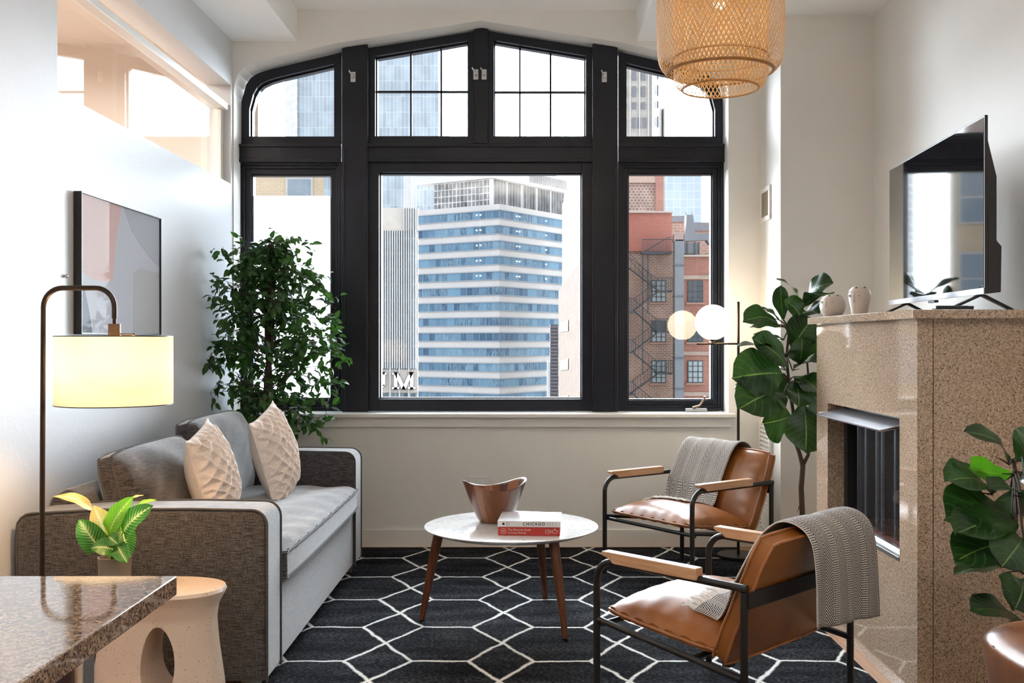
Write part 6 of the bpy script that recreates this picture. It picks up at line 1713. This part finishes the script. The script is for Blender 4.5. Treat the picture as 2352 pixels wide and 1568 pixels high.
# ducts
duct = plain('galvanised_duct', (0.20, 0.21, 0.23), 0.55, metal=0.2, var=0.12, scale=0.6)
dv = thing('ventilation_duct', (X(1555, 69), 69, -40), 'grey ventilation duct climbing the red brick building to its roof', 'duct')
MB().box(X(1545, 69), X(1566, 69), 68.1, 68.9, -40, Z(552, 69)).build('riser', duct, dv, smooth=0, bevel=0.03)
mb = MB()
for y_ in (611, 681, 751, 821, 891): mb.box(X(1544, 69), X(1567, 69), 68.0, 69.0-0.02, Z(y_+1, 69), Z(y_-1, 69))
mb.build('flange', plain('duct_flange', (0.11, 0.12, 0.14), 0.6), dv, smooth=0)
MB().prism([(X(1544, 69), 68.1, Z(556, 69)), (X(1567, 69), 68.1, Z(556, 69)), (X(1567, 69), 68.1, Z(537, 69)), (X(1548, 69), 68.1, Z(537, 69)), (X(1544, 69), 68.1, Z(541, 69))], (0, 0.8, 0)).build('elbow', plain('copper_elbow', (0.34, 0.24, 0.21), 0.4, metal=0.3), dv, smooth=0)
MB().prism([(X(1566, 69), 68.1, Z(556, 69)), (X(1618, 69), 68.1, Z(554, 69)), (X(1625, 69), 68.1, Z(564, 69)), (X(1640, 69), 68.1, Z(564, 69)), (X(1640, 69), 68.1, Z(545, 69)), (X(1620, 69), 68.1, Z(538, 69)), (X(1566, 69), 68.1, Z(541, 69))], (0, 0.8, 0)).build('cross_duct', duct, dv, smooth=0)
mb = MB().prism([(X(1575, 72), 72, Z(542, 72)), (X(1598, 72), 72, Z(542, 72)), (X(1592, 72), 72, Z(493, 72)), (X(1577, 72), 72, Z(493, 72))], (0, 0.9, 0))
for q in (1577, 1590): mb.box(X(q, 72)-0.03, X(q, 72)+0.03, 72.3, 72.4, Z(494, 72), Z(486, 72))
mb.build('stack', duct, dv, smooth=0)
ac = thing('rooftop_unit', (X(1587, 71), 71, Z(585, 71)), 'dark rooftop air unit standing above the right brick wall', 'air unit')
MB().box(X(1567, 71), X(1606, 71), 71, 72.4, Z(582, 71), Z(557, 71)).build('casing', plain('unit_casing', (0.17, 0.18, 0.20), 0.6), ac, smooth=0)
mb = MB()
for q in (1568, 1578, 1596, 1605): mb.box(X(q, 71)-0.05, X(q, 71)+0.05, 70.9, 71.0, 7.16, Z(556, 71))
mb.build('support', wfr, ac, smooth=0)
rb_ = bld('far_brick_roof', (X(1600, 95), 95, -40), 'brick penthouse with slate top behind the rooftop ducts')
mb = UVB(); mb.block(rect(1540, 1572, 92, 6), -40, Z(510, 92)); mb.block(rect(1572, 1650, 95, 8), -40, Z(526, 95)); mb.build('facade', facade('far_brick', (0.5, 0.3, 0.25), (0.44, 0.26, 0.20), 0.6, 0.25, 0.03, (0.5, 0.4, 0.34), 0.85, 0.15, 0.5, 0.5), rb_, smooth=0)
MB().box(X(1540, 92), X(1573, 92), 91.8, 98, Z(510, 92), Z(496, 92)).box(X(1590, 95), X(1650, 95), 94.8, 103, Z(530, 95), Z(511, 95)).build('slate_top', plain('slate_grey', (0.22, 0.22, 0.24), 0.8), rb_, smooth=0)
# fire escape
fe = thing('fire_escape', (X(1480, 69.2), 69.2, -40), 'dark iron zigzag fire escape on the brown brick wall', 'fire escape')
iron = plain('fire_escape_iron', (0.075, 0.08, 0.095), 0.6)
def Pf(px, py, D=69.2): return Vector((X(px, D), D, Z(py, D)))
zig = [((1440, 612), (1513, 668)), ((1513, 668), (1455, 713)), ((1455, 713), (1512, 762)), ((1512, 762), (1452, 808)), ((1452, 808), (1512, 857)), ((1512, 857), (1448, 903)), ((1452, 903), (1512, 952))]
for (a, b_) in zig:
    mb = MB(); p, q = Pf(*a), Pf(*b_); mb.tube([p, q], 0.11, 6, flat=0.5)
    mb.tube([p+Vector((0, 0, 0.75)), q+Vector((0, 0, 0.75))], 0.022, 4)
    for i in range(1, 8):
        r__ = p.lerp(q, i/8); mb.tube([r__, r__+Vector((0, 0, 0.75))], 0.014, 4)
    mb.build('stair_flight', iron, fe, smooth=0)
for (x0_, x1_, y_) in ((1508, 1543, 668), (1508, 1543, 762), (1508, 1543, 857), (1436, 1458, 716), (1436, 1458, 809), (1436, 1458, 905), (1474, 1543, 580), (1508, 1543, 951)):
    mb = MB(); p, q = Pf(x0_, y_), Pf(x1_, y_); mb.box(p.x, q.x, 69.0, 69.9, p.z-0.08, p.z+0.04)
    mb.box(p.x, q.x, 69.0, 69.04, p.z+0.85, p.z+0.90)
    n_ = int((x1_-x0_)/4)
    for i in range(n_+1): xx = p.x+(q.x-p.x)*i/n_; mb.box(xx-0.016, xx+0.016, 69.0, 69.03, p.z, p.z+0.9)
    mb.build('landing', iron, fe, smooth=0)
mb = MB()
for q in (1476, 1488): mb.box(X(q, 69.4)-0.05, X(q, 69.4)+0.05, 69.3, 69.4, Z(860, 69.4) if q == 1476 else Z(720, 69.4), Z(580, 69.4))
mb.tube([Pf(1476, 580), Pf(1535, 545), Pf(1543, 545)], 0.03, 4)
mb.tube([Pf(1440, 575), Pf(1500, 640)], 0.02, 4).tube([Pf(1440, 590), Pf(1500, 655)], 0.02, 4)
mb.build('post', iron, fe, smooth=0)

# -- brown textured block with red chimney, ornate tower above, pale tower far right
t9 = bld('brown_block', (X(1460, 100), 100, -40), 'brown textured brick block with a red pier above the red brick roof')
mb = UVB(); mb.block(rect(1340, 1507, 100, 12), -40, Z(412, 100)); mb.build('facade', facade('mottled_brick', (0.5, 0.4, 0.34), (0.34, 0.22, 0.18), 0.35, 0.28, 0.05, (0.50, 0.40, 0.35), 0.85, 0.3, 0.9, 0.5), t9, smooth=0)
MB().box(X(1340, 99.8), X(1507, 99.8), 99.6, 104, Z(420, 99.8), Z(388, 99.8)).build('parapet', plain('pinkish_parapet', (0.48, 0.35, 0.29), 0.85), t9, smooth=0)
mb = UVB(); mb.block(rect(1506, 1524, 99.5, 4), -40, Z(330, 99.5)); mb.build('pier', facade('red_pier', (0.5, 0.4, 0.34), (0.44, 0.20, 0.155), 0.35, 0.14, 0.02, (0.45, 0.25, 0.2), 0.85, 0.15, 0.9, 0.5), t9, smooth=0)
t10 = bld('ornate_stone_tower', (X(1480, 170), 170, -40), 'beige ornate stone tower with paired windows in the arched top right window')
stm = facade('carved_stone', (0.6, 0.55, 0.5), (0.56, 0.52, 0.48), 1.2, 0.9, 0.05, (0.47, 0.43, 0.40), 0.85, 0.10, 0.6, 0.5)
TA = (X(1498, 170), 170.0)
mb = UVB(); mb.block([(X(1380, 170), 170.0), TA, (X(1524, 180), 180.0), (X(1524, 180), 200.0), (X(1380, 170), 200.0)], -40, Z(118, 170)); mb.build('facade', stm, t10, smooth=0)
mb = UVB(); mb.block([(X(1524, 178), 178.0), (X(1527, 178), 178.0), (X(1527, 178), 200.0), (X(1524, 178), 200.0)], -40, Z(248, 178)); mb.build('shoulder', stm, t10, smooth=0)
tw_ = plain('tower_window_dark', (0.20, 0.20, 0.22), 0.5)
for (y0_, y1_) in ((162, 184), (198, 222), (235, 250), (270, 294)):
    xs_ = (1452, 1473) if y0_ < 260 else (1452, 1464, 1476)
    for xq in xs_ + (1410, 1430):
        MB().box(X(xq, 169.9), X(xq+(9 if y0_ < 260 else 8), 169.9), 169.8, 170.0, Z(y1_, 169.9), Z(y0_, 169.9)).build('window', tw_, t10, smooth=0)
    MB().box(X(1507, 174.5), X(1510, 174.5), 173.2, 173.4, Z(y1_, 174), Z(y0_, 174)).build('window', tw_, t10, smooth=0)
mb = MB()
for q in (1446, 1468, 1488, 1497): mb.box(X(q, 169.6), X(q+2.2, 169.6), 169.5, 170, Z(320, 169.6), Z(120, 169.6))
mb.build('pilaster', plain('pale_pilaster', (0.62, 0.58, 0.54), 0.85), t10, smooth=0)
t11 = bld('pale_glass_tower', (X(1570, 330), 330, -80), 'far pale grey glass tower above the rooftop ducts')
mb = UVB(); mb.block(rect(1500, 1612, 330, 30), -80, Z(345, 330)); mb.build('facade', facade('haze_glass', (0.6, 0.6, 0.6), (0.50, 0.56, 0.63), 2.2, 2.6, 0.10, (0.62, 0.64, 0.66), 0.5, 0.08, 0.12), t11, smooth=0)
# street level far below
g_ = MB().box(-400, 400, 12, 600, -42, -40).build('street_ground', plain('asphalt_far', (0.22, 0.22, 0.22), 0.9)); g_['kind'] = 'structure'
